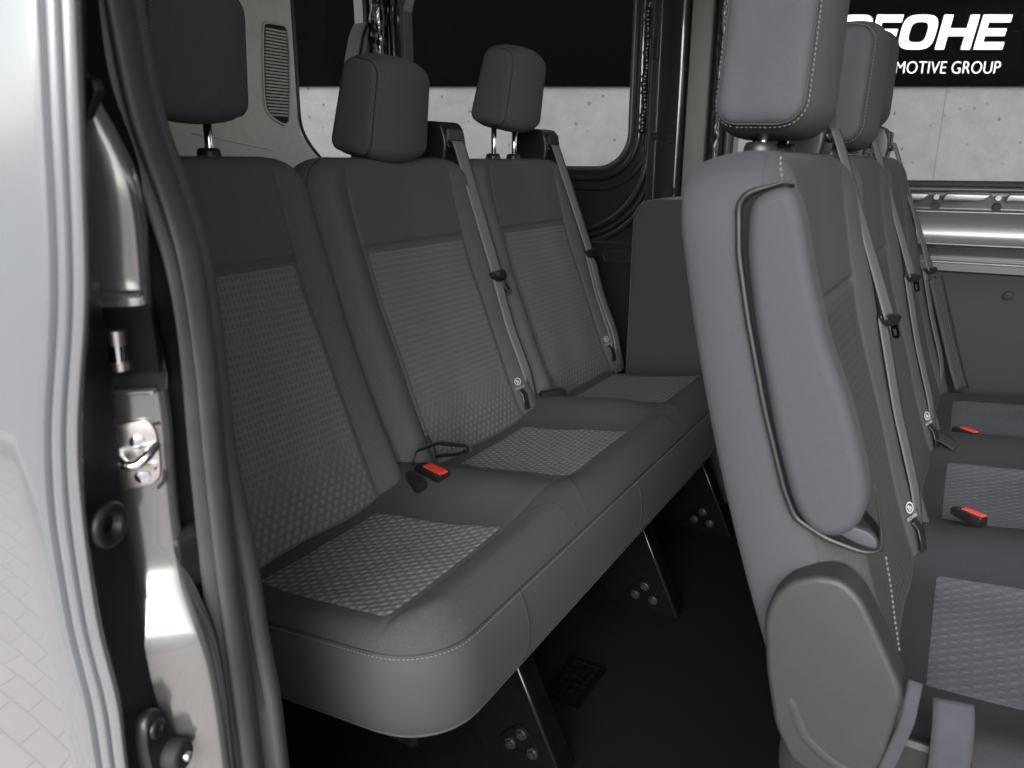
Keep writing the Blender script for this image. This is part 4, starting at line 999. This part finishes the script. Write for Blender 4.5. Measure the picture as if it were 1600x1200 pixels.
# legs of both benches
def make_leg(root, x0, y):
    """pressed triangular foot with a flanged leading edge and three bolts"""
    tri = [(x0+.045, FZ+.002), (x0+.185, FZ+.002), (x0+.188, FZ+.010), (x0+.083, FZ+.235), (x0-.02, FZ+.235), (x0-.02, FZ+.09)]
    o = MB().prism(tri, 'y', y, y+.004).build('leg', LEGM, root, smooth=False)
    MB().tube([(x0+.187, y-.006, FZ+.006), (x0+.082, y-.006, FZ+.236)], .0030, 8).build('leg_flange', LEGEDGE, o)
    MB().box((x0-.02, y-.02, FZ+.215), (x0+.10, y+.03, FZ+.236), .002).build('leg_head', LEGM, o, smooth=False)
    MB().prism([(x0+.19, FZ+.008), (x0+.085, FZ+.238), (x0+.078, FZ+.238), (x0+.183, FZ+.008)], 'y', y-.004, y+.030).build('leg_rib', LEGM, o, smooth=False)
    emb = closed_smooth([(x0+.082, FZ+.018), (x0+.142, FZ+.018), (x0+.150, FZ+.030), (x0+.122, FZ+.066), (x0+.110, FZ+.066), (x0+.078, FZ+.030)], 36, 2)
    MB().tube([(a, y-.0008, b) for a, b in emb], .0022, 6, closed=True).build('pressed_rim', LEGM, o)
    bolt = None
    for bx_, bz_ in ((x0+.117, FZ+.052), (x0+.098, FZ+.028), (x0+.136, FZ+.026)):
        if bolt is None:
            bolt = MB().tube([(bx_, y, bz_), (bx_, y-.003, bz_), (bx_, y-.0035, bz_), (bx_, y-.008, bz_), (bx_, y-.0085, bz_)], [.0095, .0092, .0058, .0056, .003], 12).build('bolt', LEGB, o, angle=50); b0_ = (bx_, bz_)
        else: dup(bolt, o, (bx_-b0_[0], 0, bz_-b0_[1]))
    return o
LEGB = mat('dark_zinc_bolt', (.10, .10, .105), .35, metal=.9)
lg = make_leg(rb, .145, .60); dup(lg, rb, (-.01, -.475, 0)); dup(lg, rb, (0, .385, 0))
lg2 = make_leg(fb, .80, .15); dup(lg2, fb, (0, .9, 0))
MB().box((.02, -.12, -.15), (.25, 1.05, -.125), .006).build('seat_frame', LEGM, rb, smooth=False)
MB().box((.70, .03, -.15), (.98, 1.22, -.125), .006).build('seat_frame', LEGM, fb, smooth=False)
MB().tube([(.05, .02, -.16), (.05, 1.02, -.16)], .014, 10).build('cross_tube', LEGM, rb)

# near side of the front bench: armrest in its channel, hinge cover, straps
pipe = smooth_path([(.583, .489), (.549, .479), (.542, .470), (.546, .427), (.558, .374), (.579, .297), (.603, .224), (.615, .199), (.643, .186), (.674, .181), (.6865, .186), (.685, .200), (.680, .222), (.674, .245)], 110, 2)
MB().tube([(x, -.0215, z) for x, z in pipe], [.0030*min(1, .15+i/10, .15+(109-i)/30) for i in range(110)], 10).build('channel_rim', BLKPL, fb)
ch_poly = closed_smooth([(.583, .488), (.549, .479), (.543, .470), (.547, .427), (.559, .374), (.580, .297), (.604, .224), (.617, .200), (.643, .188), (.674, .183), (.685, .186), (.683, .198), (.664, .215), (.645, .28), (.60, .40), (.582, .475)], 90, 1)
MB().prism(ch_poly, 'y', -.0198, .0).build('armrest_channel', DARKGAP, fb, smooth=False)  # near-black slab, its colour stands for the shaded gap around the pad
MB().prism(closed_smooth([(.640, .199), (.668, .189), (.683, .188), (.683, .196), (.675, .203), (.650, .206)], 30, 1), 'y', -.0262, -.01, .002).build('channel_tray', mat('tray_plastic', (.03, .034, .04), .6), fb, angle=50)
ap = closed_smooth([(.552, .472), (.563, .480), (.585, .487), (.596, .46), (.606, .42), (.624, .364), (.649, .308), (.667, .255), (.672, .228), (.666, .203), (.650, .190), (.630, .191), (.613, .214), (.592, .275), (.568, .363), (.554, .428)], 90, 3)
def puffy(poly, yn, yf, rnd, name, m_, parent, steps=8, crown=.006):
    """upholstered pad: outline with a deep rounded rim and a slightly crowned face (normal -Y)"""
    n = len(poly); c = np.mean(np.array(poly), 0); P = np.array(poly)
    e = np.roll(P, -1, 0)-np.roll(P, 1, 0); e /= np.linalg.norm(e, axis=1)[:, None]; nn = np.stack([-e[:, 1], e[:, 0]], 1)
    if np.sum(nn*(c-P)) < 0: nn = -nn
    rings = [[(x, yf, z) for x, z in P]]
    for k in range(steps+1):
        a = math.pi/2*k/steps; q = P+nn*rnd*(1-math.cos(a)); rings.append([(x, yn+rnd*(1-math.sin(a)), z) for x, z in q])
    last = P+nn*rnd
    m = MB().grid(rings, close=True); m.add(rings[-1], [tuple(range(n))])
    return m.build(name, m_, parent)
puffy(ap, -.034, -.006, .011, 'armrest', FAB2, fb).__setitem__('label', 'padded armrest folded against the side of the seat')
hp_ = closed_smooth([(.601, .101), (.605, .125), (.618, .146), (.641, .159), (.662, .160), (.679, .146), (.697, .114), (.714, .082), (.7205, .068), (.718, .031), (.714, -.005), (.700, -.045), (.672, -.048), (.639, -.040), (.621, -.007), (.608, .048)], 96, 2)
hc = puffy(hp_, -.042, -.008, .006, 'hinge_cover', PLAS, fb, 6, .0015)
hc['label'] = 'rounded grey plastic cover over the seat hinge'
gp = smooth_path([(.628, .06), (.634, .02), (.648, -.008), (.672, -.024), (.700, -.030)], 30, 2)
MB().tube([(x, -.0224, z) for x, z in gp], [.0207*math.sin(math.pi*min(1, (i+.3)/9)/2) for i in range(30)], 14).build('cover_ridge', PLAS, hc)
st = MB(); stitches(st, [(x, -.0195, z) for x, z in smooth_path([(.690, .182), (.697, .157), (.705, .123), (.713, .092)], 30, 2)]); st.build('stitching', STITCH, fb, smooth=False, kind='stuff')
st = MB(); stitches(st, [(.5705, -.0128, .508), (.572, -.0178, .500), (.574, -.0190, .493), (.5755, -.0195, .487)], .005, .0040, .0008); st.build('stitching', STITCH, fb, smooth=False, kind='stuff')
ribbon([(.7275, -.030, .078), (.7265, -.040, .045), (.7195, -.040, .005), (.713, -.038, -.03)], (1, 0, .2), .011, .004, 20).build('trim_strap', GREYWEB, fb)
ribbon([(.758, -.012, .058), (.760, -.022, .046), (.762, -.027, .02), (.764, -.028, -.02)], (1, .1, 0), .031, .0016, 20).build('anchor_strap', GREYWEB, fb)
MB().box((.716, -.020, -.06), (.78, -.008, .008), .004).build('side_cover', BLKPL, fb, smooth=False)
bpy.context.view_layer.update()
